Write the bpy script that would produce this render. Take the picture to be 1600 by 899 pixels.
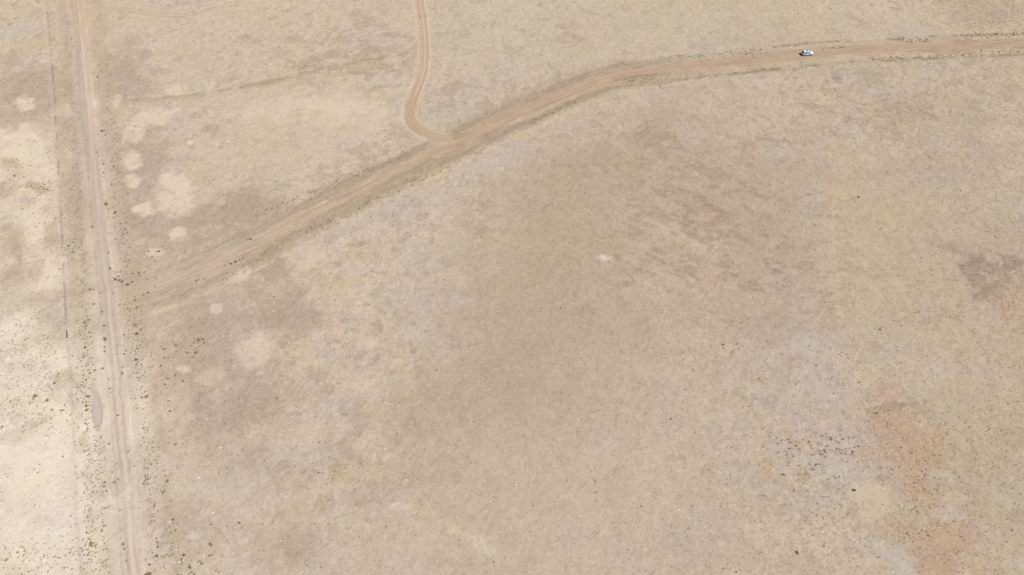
import bpy, math, random
import numpy as np
from mathutils import Vector, Matrix

for o in list(bpy.data.objects):
    bpy.data.objects.remove(o, do_unlink=True)
scn = bpy.context.scene
COL = scn.collection
rng = np.random.default_rng(11)
random.seed(5)

# ------------------------------------------------------------------ camera
H, PITCH, FPX = 150.0, math.radians(55.0), 1067.0      # height above ground, depression, focal length (photo pixels)
CX, CY = 800.0, 449.5
SP, CP = math.sin(PITCH), math.cos(PITCH)
cam_d = bpy.data.cameras.new('camera')
cam_d.sensor_width = 36.0
cam_d.lens = 36.0 * FPX / 1600.0
cam_d.clip_start = 1.0
cam_d.clip_end = 30000.0
cam = bpy.data.objects.new('camera', cam_d)
COL.objects.link(cam)
cam.location = (0, 0, H)
cam.rotation_euler = (math.radians(90) - PITCH, 0, 0)
scn.camera = cam

def ray(px, py):
    a, b = px - CX, py - CY
    return np.array([a, -b * SP + FPX * CP, -b * CP - FPX * SP])

def at(px, py):
    """ground point seen at a pixel of the 1600 x 899 photograph"""
    d = ray(px, py)
    t = H / -d[2]
    return d[0] * t, d[1] * t

# ------------------------------------------------------------------ sun and sky
anti = ray(-70, 880)                       # the point opposite the sun lies just off the lower left corner
sd = -anti / np.linalg.norm(anti)          # direction towards the sun
SUN_EL = math.asin(sd[2])
SUN_AZ = math.atan2(sd[0], sd[1])          # from +Y towards +X
sun_d = bpy.data.lights.new('sun', 'SUN')
sun_d.energy = 4.2
sun_d.angle = math.radians(0.53)
sun_d.color = (1.0, 0.96, 0.90)
sun = bpy.data.objects.new('sun', sun_d)
COL.objects.link(sun)
sun.rotation_euler = Vector(sd).to_track_quat('Z', 'Y').to_euler()
world = bpy.data.worlds.new('World')
scn.world = world
world.use_nodes = True
wn = world.node_tree
wn.nodes.clear()
sky = wn.nodes.new('ShaderNodeTexSky')
sky.sky_type = 'NISHITA'
sky.sun_disc = False
sky.sun_elevation = SUN_EL
sky.sun_rotation = SUN_AZ
sky.altitude = 1600
sky.dust_density = 1.6
bg = wn.nodes.new('ShaderNodeBackground')
bg.inputs['Strength'].default_value = 0.10
wo = wn.nodes.new('ShaderNodeOutputWorld')
wn.links.new(sky.outputs[0], bg.inputs[0])
wn.links.new(bg.outputs[0], wo.inputs[0])
scn.view_settings.view_transform = 'Standard'
scn.view_settings.look = 'None'
scn.view_settings.gamma = 1.0
scn.view_settings.use_curve_mapping = False
scn.view_settings.exposure = 0.83
ALB = np.array([0.485, 0.478, 0.452])             # look colour (as it appears sunlit) -> real base colour

# ------------------------------------------------------------------ noise and fields (all in world metres)
_T = [rng.random((256, 256)).astype(np.float32) for _ in range(8)]

def vnoise(x, y, k=0):
    xi = np.floor(x).astype(np.int64); yi = np.floor(y).astype(np.int64)
    fx = (x - xi).astype(np.float32); fy = (y - yi).astype(np.float32)
    fx = fx * fx * fx * (fx * (fx * 6 - 15) + 10); fy = fy * fy * fy * (fy * (fy * 6 - 15) + 10)
    t = _T[k % 8]
    x0, x1, y0, y1 = xi & 255, (xi + 1) & 255, yi & 255, (yi + 1) & 255
    a = t[x0, y0]; b = t[x1, y0]; c = t[x0, y1]; d = t[x1, y1]
    return (a + (b - a) * fx) * (1 - fy) + (c + (d - c) * fx) * fy

def fbm(x, y, size, octv=4, k=0, gain=0.55):
    """roughly -1..1, features about `size` metres across"""
    s, amp, tot = 0.0, 1.0, 0.0
    for i in range(octv):
        f = (2.03 ** i) / size
        a = 0.6 * (i + 1 + k)
        ca, sa = math.cos(a), math.sin(a)
        s = s + amp * (vnoise((x * ca + y * sa) * f + 17.3 * k + 5 * i, (y * ca - x * sa) * f + 9.1 * k, i + k) * 2 - 1)
        tot += amp
        amp *= gain
    return s / tot * 1.7

def sstep(a, b, t):
    t = np.clip((t - a) / (b - a), 0, 1)
    return t * t * (3 - 2 * t)

# a ground cover: look colour r g b, dark weeds, straw tufts, pale stones, grain
K = dict(
    straw=(208, 189, 164, .10, .9, .10, 1.0),
    gold=(203, 183, 153, .25, 1.0, .1, 1.1),
    olive=(190, 173, 147, .2, .8, .05, 1.0),
    verge=(189, 174, 142, .7, 1.0, .2, 1.0),
    lilac=(198, 184, 170, .35, .4, .15, 1.0),
    pink=(203, 186, 172, .25, .5, .12, 1.0),
    sand=(234, 220, 201, .35, .1, .15, .6),  # pale sand, lightened further with the sun glare of the lower left
    sandy=(225, 209, 187, .4, .15, .15, .7),
    bare=(219, 203, 180, .06, .05, .05, .45),
    tanbare=(206, 189, 161, .05, .1, .08, .5),
    grey=(183, 165, 147, .3, .35, .55, 1.0),
    dust=(189, 172, 154, .2, .2, .1, .9),
    brown=(169, 150, 126, .3, .3, .1, 1.0),
    purple=(166, 147, 133, .6, .3, .1, 1.3),
    red=(195, 168, 140, .55, .8, .1, 1.2),
    redsoil=(197, 169, 146, .1, .1, .05, .9),
    clay=(190, 162, 135, .02, .02, .05, .5),
    claylt=(210, 187, 158, .02, .05, .1, .5),
    track=(197, 179, 166, .0, .0, .05, .4),
    dusk=(184, 165, 142, .15, .6, .05, .8),
    runnel=(172, 148, 128, .5, .4, .1, 1.2),
    mud=(200, 187, 176, .0, .0, .0, .15),
    white=(222, 211, 197, .0, .1, .9, .8),
)
K = {k: np.array(v, np.float32) for k, v in K.items()}

# broad tone of the prairie at scattered places (photo pixel -> ground), look colour; lower left lightened to carry sun glare
TONE = [
    (40, 30, 207, 191, 167), (300, 60, 209, 192, 168), (520, 50, 207, 191, 165), (760, 50, 206, 191, 166), (1000, 40, 206, 191, 163),
    (1250, 30, 206, 190, 160), (1400, 40, 209, 192, 167), (1560, 40, 203, 186, 154),
    (30, 150, 200, 184, 162), (240, 150, 206, 189, 167), (400, 190, 210, 193, 168), (560, 170, 210, 194, 167), (740, 150, 202, 187, 167),
    (900, 200, 204, 187, 162), (1050, 200, 199, 181, 158), (1200, 180, 204, 187, 164), (1350, 160, 200, 184, 160), (1550, 160, 201, 184, 158),
    (30, 300, 217, 201, 178), (230, 290, 203, 186, 164), (420, 260, 208, 191, 167), (640, 330, 207, 190, 169), (800, 300, 199, 182, 158),
    (900, 340, 194, 177, 149), (1050, 320, 199, 181, 157), (1180, 330, 197, 178, 156), (1400, 320, 200, 184, 153), (1560, 300, 201, 185, 157),
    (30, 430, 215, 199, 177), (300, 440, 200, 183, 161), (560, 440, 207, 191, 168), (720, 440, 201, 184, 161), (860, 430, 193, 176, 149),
    (1000, 430, 199, 181, 157), (1150, 450, 197, 179, 157), (1400, 450, 199, 183, 152), (1570, 440, 196, 178, 152),
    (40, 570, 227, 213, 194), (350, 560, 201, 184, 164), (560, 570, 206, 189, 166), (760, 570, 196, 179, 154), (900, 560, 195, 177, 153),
    (1060, 560, 200, 182, 160), (1220, 560, 199, 182, 163), (1450, 560, 199, 183, 154), (1580, 560, 200, 182, 154),
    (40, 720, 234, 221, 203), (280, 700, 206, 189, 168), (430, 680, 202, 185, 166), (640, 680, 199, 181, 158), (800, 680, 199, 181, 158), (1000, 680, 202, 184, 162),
    (1150, 690, 203, 186, 163), (1300, 700, 199, 183, 165), (1550, 720, 196, 180, 150),
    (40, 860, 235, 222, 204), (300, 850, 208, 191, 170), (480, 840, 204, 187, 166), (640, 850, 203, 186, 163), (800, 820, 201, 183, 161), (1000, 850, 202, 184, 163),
    (1180, 850, 202, 185, 160), (1350, 860, 199, 182, 160), (1550, 850, 197, 180, 152),
]
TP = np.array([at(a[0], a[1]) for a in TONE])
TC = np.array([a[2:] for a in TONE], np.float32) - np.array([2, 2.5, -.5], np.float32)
RUN = [(1100, 330, 36, 1.0), (1040, 250, 28, .75), (1150, 400, 32, .95), (200, 110, 20, .5), (250, 250, 30, .35), (1100, 430, 20, .6), (1190, 470, 26, .4), (560, 90, 26, .6), (490, 100, 18, .55), (1340, 140, 26, .45), (720, 160, 20, .4), (500, 500, 26, .35), (600, 460, 26, .35), (1530, 420, 24, .5), (540, 720, 20, .4), (60, 130, 20, .5), (1250, 720, 22, .4), (1000, 480, 20, .2), (620, 350, 26, .3), (1420, 180, 30, .4)]
# how strongly patches of straw and lilac gravel alternate (photo pixel, 0..1)
MOT = [(40, 60, 1), (250, 60, .6), (520, 60, .8), (740, 60, .6), (1000, 60, .5), (1250, 30, .35), (1500, 60, .8), (250, 160, .7), (500, 180, .5), (720, 160, .8),
       (560, 380, 1), (650, 300, 1), (560, 520, 1), (420, 560, .9), (560, 650, .9), (500, 740, .9), (720, 430, .5), (860, 420, .18), (800, 600, .15), (900, 720, .2),
       (1050, 250, .5), (1120, 360, .7), (1150, 480, .5), (950, 850, .25), (1100, 700, .45), (1250, 600, .5), (1250, 720, 1), (1420, 720, .9), (1400, 400, .25),
       (1500, 550, .4), (1350, 150, .9), (1500, 200, .7), (40, 500, .5), (40, 800, .2), (300, 800, .3), (300, 600, .4), (700, 850, .2), (1550, 800, .4), (300, 330, .4)]
MP = np.array([at(a[0], a[1]) for a in MOT])
MV = np.array([a[2] for a in MOT], np.float32)

def shepard(X, Y, P, V, r=16.0):
    num = 0.0; den = 1e-9
    for p, v in zip(P, V):
        d2 = (X - p[0]) ** 2 + (Y - p[1]) ** 2
        w = 1.0 / (d2 + r * r) ** 2
        den = den + w
        num = num + w[..., None] * v if np.ndim(v) else num + w * v
    return num / (den[..., None] if np.ndim(V[0]) else den)

# patches: cover, photo centre x y, half sizes in pixels, tilt (deg, clockwise), strength, softness, raggedness
PATCH = []
def P(kind, x, y, rx, ry, rot=0, s=.8, soft=.35, rag=.35, broad=False):
    px, py = x, y
    e = 2.0
    c = np.array(at(px, py))
    jx = (np.array(at(px + e, py)) - np.array(at(px - e, py))) / (2 * e)
    jy = (np.array(at(px, py + e)) - np.array(at(px, py - e))) / (2 * e)
    J = np.array([[jx[0], jy[0]], [jx[1], jy[1]]])         # pixel step -> metres on the ground here
    a = math.radians(rot)
    R = np.array([[math.cos(a), -math.sin(a)], [math.sin(a), math.cos(a)]])
    E = J @ R @ np.diag([rx, ry])
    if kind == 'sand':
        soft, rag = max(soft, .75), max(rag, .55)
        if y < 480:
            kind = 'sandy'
    if kind in ('bare', 'tanbare', 'white'):
        s, soft, rag = s * .9, max(soft, .30), max(rag, .44)
    if kind in ('red', 'lilac', 'purple'):
        rag = max(rag, .75)
    if kind == 'gold':
        s, soft, rag = s * .75, max(soft, .5), max(rag, .7)
    PATCH.append((0 if broad else 2 if kind in ('bare', 'tanbare') else 1, K[kind], c, np.linalg.inv(E), float(np.abs(E).sum(1).max()) * 3.4, s, soft, rag, kind in ('red', 'redsoil', 'lilac', 'purple', 'grey') and not broad))

# upper left beyond the straight road
P('lilac', 35, 45, 38, 12, -12, .8); P('lilac', 10, 55, 24, 7, -15, .6); P('gold', 40, 20, 40, 14, 0, .5); P('gold', 55, 68, 42, 12, -15, .85, .4, .5)
P('straw', 95, 90, 20, 30, 0, .6); P('straw', 30, 108, 16, 5, -15, .7); P('lilac', 32, 95, 8, 4, 0, .9); P('sand', 70, 100, 16, 10, -20, .4)
P('grey', 40, 130, 44, 24, -8, .75, .4, .5); P('olive', 62, 132, 22, 14, 0, .6, .5, .6); P('olive', 100, 132, 14, 18, 0, .7, .4, .6); P('olive', 15, 92, 14, 10, -25, .6)
P('dust', 30, 180, 70, 16, -10, .55); P('bare', 38, 161, 17, 11, -10, 1, .2, .18); P('bare', 98, 172, 17, 11, -10, 1, .22, .25); P('bare', 147, 164, 10, 7, -15, .95, .25, .2)
P('bare', 37, 200, 15, 10, -20, .9, .25, .25)
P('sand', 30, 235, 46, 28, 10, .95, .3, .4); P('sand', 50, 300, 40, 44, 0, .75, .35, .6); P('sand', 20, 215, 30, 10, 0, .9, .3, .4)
P('grey', 10, 295, 22, 12, -20, .5); P('olive', 15, 255, 14, 8, 20, .6, .4, .6); P('olive', 58, 292, 22, 7, 20, .7, .4, .6); P('gold', 32, 272, 20, 8, 0, .4); P('gold', 38, 312, 20, 12, 0, .45)
P('lilac', 40, 313, 7, 4, 0, .9); P('olive', 80, 345, 10, 12, 10, .8, .4, .6); P('olive', 108, 330, 18, 24, 0, .5, .5, .6); P('grey', 115, 290, 16, 40, 0, .35); P('sand', 60, 345, 30, 12, -15, .8, .3, .4)
P('olive', 20, 375, 22, 24, 0, .55, .4, .6); P('grey', 32, 392, 20, 18, 0, .55, .4, .5); P('olive', 82, 372, 14, 18, 0, .65, .4, .5); P('sand', 52, 375, 14, 22, 15, .85, .3, .4)
P('sand', 72, 430, 26, 30, 15, .9, .3, .4); P('olive', 55, 425, 10, 16, 20, .5, .4, .6); P('grey', 20, 430, 24, 18, 0, .5); P('olive', 60, 468, 44, 10, -12, .45, .5, .6); P('grey', 75, 510, 34, 24, 0, .4, .5, .6)
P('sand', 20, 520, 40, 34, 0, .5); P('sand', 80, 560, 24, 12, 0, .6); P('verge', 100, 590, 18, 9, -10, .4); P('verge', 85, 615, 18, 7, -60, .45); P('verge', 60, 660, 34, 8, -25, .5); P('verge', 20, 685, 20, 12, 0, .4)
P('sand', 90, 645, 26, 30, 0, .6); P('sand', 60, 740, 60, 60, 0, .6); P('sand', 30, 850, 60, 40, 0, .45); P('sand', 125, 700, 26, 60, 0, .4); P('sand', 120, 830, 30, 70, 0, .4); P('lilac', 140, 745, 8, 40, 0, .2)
P('grey', 120, 470, 14, 10, 0, .3); P('grey', 150, 505, 8, 14, 0, .5, .4, .3); P('sand', 148, 470, 9, 26, 3, .8, .3, .2); P('sand', 158, 545, 8, 40, 3, .4, .4, .2); P('sand', 143, 378, 9, 10, 0, .7); P('sand', 110, 245, 10, 10, 0, .6)
P('sand', 165, 640, 9, 60, 4, .2, .4, .2)
# strip between the straight road and the diagonal road
P('grey', 195, 115, 22, 12, -10, .7, .4, .5); P('grey', 185, 142, 14, 8, -10, .7, .4, .5); P('grey', 225, 85, 14, 8, 0, .5); P('straw', 190, 130, 18, 3, -12, .7, .4, .3); P('lilac', 250, 140, 8, 5, 0, .7); P('grey', 233, 142, 7, 5, 0, .6)
P('sand', 275, 143, 13, 8, -10, .7, .3, .3); P('bare', 178, 157, 12, 9, -20, .6, .3, .4); P('straw', 330, 155, 90, 4, -8, .75, .5, .4); P('gold', 430, 130, 60, 6, -12, .6, .5, .5)
P('bare', 235, 182, 38, 15, -12, .8, .25, .3); P('bare', 208, 210, 18, 12, -10, .75, .3, .4); P('grey', 330, 200, 13, 6, -10, .6); P('grey', 305, 180, 9, 5, 0, .55); P('grey', 230, 205, 30, 10, -15, .5, .4, .6)
P('bare', 205, 252, 16, 13, -20, .95, .25, .25); P('bare', 207, 283, 14, 10, 0, .85, .25, .3); P('grey', 225, 268, 26, 40, 20, .6, .4, .5); P('bare', 276, 290, 28, 18, 5, .95, .22, .25); P('bare', 272, 318, 30, 22, 15, .85, .3, .35)
P('bare', 229, 327, 17, 12, -5, 1, .2, .2); P('bare', 280, 365, 17, 11, -10, 1, .22, .22); P('grey', 225, 345, 30, 26, 0, .65, .4, .5); P('grey', 365, 330, 52, 26, -12, .95, .25, .45); P('grey', 300, 350, 36, 18, -25, .7, .35, .5)
P('grey', 430, 322, 26, 12, -15, .8, .3, .5); P('grey', 330, 375, 60, 18, -18, .6, .4, .5); P('bare', 243, 395, 14, 6, 0, .7, .3, .35); P('grey', 225, 400, 30, 16, 0, .4); P('white', 298, 223, 5, 3, 0, .8); P('white', 356, 222, 3, 2, 0, .8)
P('bare', 182, 408, 15, 11, 0, .6, .35, .3); P('straw', 390, 235, 60, 30, -10, .35); P('bare', 430, 175, 55, 20, -5, .55, .5, .4); P('bare', 540, 180, 60, 22, 0, .5, .5, .4); P('red', 543, 200, 17, 4, -3, .7, .4, .4)
P('bare', 520, 160, 55, 16, -5, .5, .5, .4); P('red', 575, 145, 20, 9, 0, .35, .5, .6); P('grey', 490, 95, 40, 7, -18, .75, .4, .8); P('olive', 570, 100, 30, 12, 0, .5, .4, .7); P('grey', 575, 80, 22, 6, -20, .6, .4, .8)
P('lilac', 590, 60, 40, 10, 0, .5, .4, .7); P('grey', 610, 55, 14, 4, 0, .7, .4, .8); P('lilac', 600, 125, 30, 8, 8, .6, .4, .7); P('brown', 520, 108, 16, 5, -15, .5, .4, .8); P('lilac', 620, 160, 14, 14, 0, .5); P('straw', 640, 25, 16, 12, 0, .6)
P('straw', 690, 130, 14, 10, 0, .7, .4, .5); P('lilac', 720, 30, 30, 12, 0, .4); P('grey', 700, 140, 30, 8, -15, .5, .4, .7); P('lilac', 720, 180, 40, 18, -15, .6, .4, .7); P('olive', 755, 165, 12, 8, 0, .6, .4, .7); P('grey', 690, 165, 18, 10, 0, .4, .4, .7)
P('red', 875, 40, 10, 4, 10, .7, .4, .5); P('red', 900, 58, 18, 6, 30, .7, .4, .6); P('gold', 915, 68, 14, 5, 0, .6); P('lilac', 860, 60, 50, 12, 0, .25); P('lilac', 1000, 75, 50, 6, -5, .4); P('lilac', 1150, 60, 60, 8, -5, .4); P('straw', 1010, 60, 14, 10, 0, .5)
P('olive', 1130, 65, 40, 8, 0, .2); P('lilac', 1430, 50, 60, 16, 10, .45); P('olive', 1540, 25, 60, 22, 15, .5, .5, .6); P('grey', 1580, 10, 16, 8, 40, .5); P('straw', 1555, 50, 50, 10, 0, .5)
# right of the diagonal road, upper half
P('lilac', 560, 345, 60, 12, -28, .7, .4, .5); P('lilac', 640, 320, 50, 16, -22, .6, .4, .6); P('lilac', 770, 250, 40, 20, -20, .6, .4, .6); P('lilac', 650, 410, 30, 20, 0, .45, .4, .6); P('red', 760, 282, 12, 5, 0, .5, .4, .6); P('red', 640, 322, 12, 3, 5, .6, .4, .6)
P('red', 752, 360, 12, 8, 20, .6, .4, .8); P('grey', 750, 362, 10, 8, 0, .5, .4, .8); P('lilac', 702, 392, 12, 6, -20, .9, .4, .4); P('gold', 565, 395, 20, 12, 0, .75, .4, .6); P('straw', 610, 375, 18, 14, 0, .6); P('red', 525, 412, 14, 4, 5, .5)
P('bare', 475, 405, 24, 20, -20, .5, .3, .35); P('lilac', 545, 420, 24, 12, 0, .55); P('grey', 430, 410, 34, 24, -20, .75, .35, .5); P('gold', 510, 440, 40, 12, 0, .6, .4, .6); P('straw', 640, 440, 40, 12, 0, .55)
P('olive', 900, 330, 100, 70, -20, .35, .6, .3); P('olive', 850, 430, 110, 70, 0, .3, .6, .3); P('dust', 930, 500, 120, 60, 0, .25, .6, .3); P('white', 944, 404, 12, 5, 10, 1, .5, .4); P('dust', 930, 290, 40, 10, -5, .4, .5, .6); P('dust', 1030, 190, 60, 12, 8, .55, .5, .7)
P('brown', 1010, 222, 28, 8, 8, .4, .5, .8); P('brown', 1035, 212, 20, 8, 0, .5, .4, .8); P('straw', 980, 160, 50, 10, -10, .3)
P('red', 1040, 305, 8, 14, -30, .7, .4, .8); P('purple', 1075, 355, 14, 10, 30, .6, .4, .9); P('red', 1060, 385, 14, 8, 15, .6, .4, .9); P('dust', 1120, 330, 60, 30, 10, .5, .5, .7); P('red', 1125, 345, 14, 16, 20, .55, .4, .9); P('purple', 1085, 325, 24, 8, 20, .45, .4, .9)
P('purple', 1135, 345, 18, 12, 20, .4, .4, .9); P('red', 1090, 425, 16, 10, 30, .7, .4, .9); P('purple', 1080, 418, 12, 5, 40, .6, .4, .9); P('red', 1120, 435, 30, 10, 10, .5, .4, .9); P('dust', 1170, 400, 40, 30, 20, .5, .5, .7); P('red', 1180, 440, 20, 14, 0, .4, .5, .8)
P('straw', 1090, 380, 30, 8, 10, .5, .5, .5); P('straw', 1130, 395, 30, 20, 20, .2); P('dust', 1060, 280, 40, 14, 0, .3, .5, .7); P('purple', 1100, 265, 40, 10, 10, .3, .5, .9); P('dust', 1130, 300, 60, 20, 0, .4); P('dust', 1240, 300, 60, 90, 0, .35, .6, .4)
P('dust', 1230, 430, 40, 60, 0, .4, .5, .5); P('lilac', 1270, 310, 20, 30, 0, .35); P('dust', 1190, 500, 70, 30, 0, .5, .5, .6); P('dust', 1220, 515, 40, 14, 0, .5, .5, .6)
for a in [(900, 290, 120, 50, -10, .45), (870, 400, 110, 70, 0, .5), (800, 500, 100, 60, 0, .4), (770, 590, 90, 50, -10, .5), (660, 640, 70, 36, -20, .35), (920, 520, 100, 40, 0, .4), (960, 250, 70, 26, 0, .35),
          (1080, 240, 80, 22, 5, .35), (1110, 300, 70, 40, 0, .3), (1180, 380, 50, 50, 0, .3), (1190, 500, 70, 24, 10, .35), (640, 745, 70, 26, 0, .3), (850, 640, 120, 40, 0, .3), (1040, 190, 60, 16, 5, .3)]:
    P('dusk', *a, .85, .45, broad=True)
for a in [(380, 325, 60, 26, -12, .5), (310, 352, 50, 20, -20, .4), (215, 300, 26, 60, 0, .4), (220, 220, 30, 30, 0, .35), (195, 115, 34, 34, 0, .4), (60, 150, 50, 24, -8, .4), (120, 200, 30, 40, 0, .3), (330, 480, 90, 36, -12, .4), (430, 490, 50, 34, -10, .5),
          (300, 560, 80, 60, 0, .3), (400, 620, 70, 30, -15, .45), (430, 600, 50, 60, 0, .25), (350, 680, 70, 40, 0, .3), (445, 730, 60, 26, 0, .25), (300, 800, 60, 60, 0, .2), (440, 860, 50, 40, 0, .3), (250, 380, 60, 30, -15, .3), (450, 415, 30, 26, -30, .3), (125, 300, 18, 80, 0, .3)]:
    P('grey', *a[:5], a[5] * 1.2, .75, .55, broad=True)          # broad tone lies under the smaller patches
for (x, y, r) in [(215, 162, 0), (260, 158, -5), (300, 154, -6), (345, 147, -8), (390, 139, -9), (430, 131, -12), (470, 121, -14), (510, 112, -10), (550, 104, -12), (590, 96, -15)]:
    P('olive', x, y - 4, 28, 4, r, .55, .6, .6)
    P('brown', x + 5, y - 6, 18, 1.8, r, .4, .7, .8)
for (x, y, rx, r) in [(1515, 398, 40, 20), (1540, 408, 46, 24), (1520, 424, 34, 30), (1555, 430, 40, 26), (1580, 418, 30, 20), (1530, 445, 30, 35), (1490, 390, 30, 14), (1570, 400, 36, 18)]:
    P('purple', x, y, rx, 3.2, r, .6, .6, .9)
P('grey', 370, 332, 54, 24, -12, .9, .4, .5); P('grey', 300, 350, 34, 16, -25, .6, .5, .6); P('grey', 440, 488, 46, 24, -10, .7, .5, .6); P('grey', 450, 545, 22, 20, 0, .6, .4, .6); P('grey', 250, 350, 40, 24, 0, .5, .5, .6); P('grey', 190, 130, 26, 26, 0, .5, .5, .7)
for a in [(1505, 830, 46, 18, 15), (1545, 872, 30, 16, 10), (1462, 705, 18, 22, 0), (1400, 815, 26, 14, 10), (1378, 665, 22, 14, 0), (1530, 785, 16, 26, 10), (1450, 745, 40, 30, 20), (1345, 705, 16, 14, 0), (1330, 805, 30, 10, 5), (1170, 790, 22, 12, 0), (1300, 805, 20, 8, 0)]:
    P('red', *a, .38, .6, .9)
P('brown', 1402, 634, 42, 5, -8, .5, .5, .6); P('gold', 1385, 690, 30, 20, 0, .5); P('gold', 1440, 790, 34, 24, 0, .35)
_r = random.Random(77)
for _ in range(46):
    x, y = _r.gauss(1095, 62), _r.gauss(345, 62)
    P(_r.choice(['purple', 'runnel', 'red', 'runnel']), x, y, _r.uniform(8, 24), _r.uniform(1.6, 4.0), _r.uniform(-5, 38), _r.uniform(.3, .6), .7, .9)
for _ in range(26):
    x, y = _r.gauss(560, 60), _r.gauss(90, 22)
    P(_r.choice(['brown', 'grey', 'olive']), x, y, _r.uniform(8, 20), _r.uniform(1.4, 3.2), _r.uniform(-25, 5), _r.uniform(.3, .55), .7, .9)
for _ in range(30):
    x, y = _r.gauss(1400, 90), _r.gauss(165, 34)
    P(_r.choice(['brown', 'grey', 'olive', 'gold']), x, y, _r.uniform(6, 18), _r.uniform(1.4, 3.4), _r.uniform(-10, 30), _r.uniform(.3, .5), .7, .9)
# tan run of coarse grass down the right
for (x, y, rx, ry, r) in [(1312, 245, 12, 30, 5), (1306, 300, 13, 30, 5), (1302, 350, 14, 32, 0), (1300, 400, 15, 32, 0), (1304, 445, 14, 32, 0), (1312, 490, 15, 30, -5), (1322, 540, 16, 32, -8), (1335, 585, 18, 32, -10), (1345, 630, 22, 30, 0)]:
    P('gold', x + _r.uniform(-6, 6), y, rx * _r.uniform(.8, 1.6), ry, r, .42, .85, .9)
    P('claylt', x + _r.uniform(-6, 6), y, rx * .7, ry * .8, r, .26, .85, .95)
P('olive', 1290, 490, 14, 40, 0, .3); P('lilac', 1345, 130, 50, 22, 10, .6, .4, .6); P('purple', 1308, 123, 10, 7, 20, .55, .4, .8); P('grey', 1300, 140, 16, 8, 0, .5, .4, .8); P('gold', 1340, 140, 14, 30, 10, .5, .4, .7); P('lilac', 1365, 150, 26, 8, 0, .6)
P('olive', 1360, 120, 20, 10, 20, .6, .4, .8); P('olive', 1400, 185, 40, 20, 20, .5, .5, .8); P('gold', 1480, 158, 24, 8, 0, .6, .5, .7); P('red', 1430, 150, 26, 8, 0, .4, .5, .7); P('grey', 1515, 95, 12, 8, 20, .6, .4, .7); P('gold', 1350, 160, 10, 12, 0, .4)
P('dust', 1530, 200, 30, 26, 0, .4); P('straw', 1570, 210, 40, 12, 5, .6); P('dust', 1450, 270, 90, 16, 5, .45, .5, .6); P('olive', 1480, 250, 40, 10, 10, .55, .4, .7); P('straw', 1500, 245, 30, 12, 0, .4); P('dust', 1540, 240, 40, 14, 0, .4); P('olive', 1580, 140, 30, 14, 0, .4, .4, .7)
P('purple', 1540, 412, 34, 11, 22, .75, .4, .6); P('purple', 1520, 430, 24, 10, 30, .8, .4, .6); P('purple', 1560, 422, 24, 8, 30, .7, .4, .6); P('purple', 1530, 463, 12, 8, -40, .85, .4, .6); P('brown', 1545, 445, 26, 14, 10, .6, .4, .7); P('purple', 1585, 410, 24, 8, 15, .6, .4, .6)
P('grey', 1490, 385, 40, 7, 15, .5, .4, .7); P('red', 1580, 470, 26, 12, 0, .7, .4, .7); P('red', 1565, 490, 22, 8, 10, .65, .4, .7); P('red', 1595, 440, 14, 20, 0, .5, .4, .7); P('lilac', 1545, 485, 14, 8, 30, .6); P('red', 1465, 497, 9, 5, 0, .4); P('red', 1490, 490, 26, 6, -8, .3, .5, .7)
P('red', 1520, 520, 8, 6, 0, .4); P('red', 1558, 523, 10, 8, 0, .5, .4, .7); P('red', 1500, 550, 8, 7, -30, .5); P('red', 1585, 565, 20, 18, 0, .4, .5, .8)
P('lilac', 1285, 540, 36, 22, 10, .75, .35, .5); P('lilac', 1280, 590, 40, 24, 0, .5, .5, .6); P('lilac', 1310, 620, 26, 40, 0, .5, .5, .6); P('lilac', 1150, 540, 40, 10, 5, .6, .5, .6); P('red', 1115, 543, 16, 5, 5, .5, .5, .7); P('red', 1120, 565, 8, 16, 20, .5, .5, .7)
P('red', 1165, 588, 24, 8, 10, .6, .5, .7); P('red', 1150, 625, 16, 6, -30, .4, .5, .7); P('gold', 1100, 600, 40, 14, 0, .3); P('lilac', 1120, 655, 24, 10, 0, .5); P('lilac', 1410, 560, 50, 20, 0, .3); P('lilac', 1440, 590, 30, 12, 0, .3); P('dust', 1010, 610, 30, 18, 10, .45, .5, .7)
# red ground lower right
P('redsoil', 1387, 613, 22, 14, 15, .95, .3, .35); P('brown', 1400, 635, 40, 6, -12, .6, .4, .6); P('grey', 1368, 650, 9, 5, 0, .8, .4, .4); P('grey', 1440, 642, 26, 8, 25, .6, .4, .6)
P('red', 1400, 660, 44, 20, -10, .75, .4, .6); P('red', 1430, 690, 34, 26, 0, .85, .35, .5); P('redsoil', 1435, 680, 18, 20, 0, .6, .4, .5); P('red', 1425, 725, 42, 26, 10, .85, .35, .5); P('red', 1440, 770, 34, 34, 20, .9, .35, .5)
P('red', 1420, 830, 46, 30, 20, .85, .35, .5); P('red', 1480, 840, 46, 26, 20, .75, .35, .6); P('redsoil', 1490, 850, 30, 14, 20, .5, .4, .6); P('red', 1520, 800, 20, 20, 0, .6, .4, .7); P('red', 1470, 880, 40, 24, 0, .8, .35, .5); P('red', 1490, 735, 26, 8, 20, .6, .4, .7); P('red', 1520, 890, 40, 16, 0, .6, .4, .6)
P('red', 1370, 710, 24, 22, 0, .5, .4, .7); P('grey', 1385, 683, 12, 7, 0, .8, .4, .5); P('grey', 1374, 732, 7, 5, 0, .8, .4, .4); P('grey', 1377, 748, 11, 6, 0, .75, .4, .4); P('olive', 1345, 682, 18, 14, 0, .5, .4, .7); P('tanbare', 1366, 785, 33, 27, 8, 1, .22, .25)
P('olive', 1465, 750, 14, 30, -10, .4, .4, .6); P('lilac', 1470, 745, 22, 8, 10, .6, .4, .5); P('lilac', 1485, 800, 22, 12, 0, .8, .4, .5); P('olive', 1500, 770, 30, 20, 0, .4); P('tanbare', 1490, 778, 16, 8, 0, .5)
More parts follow.
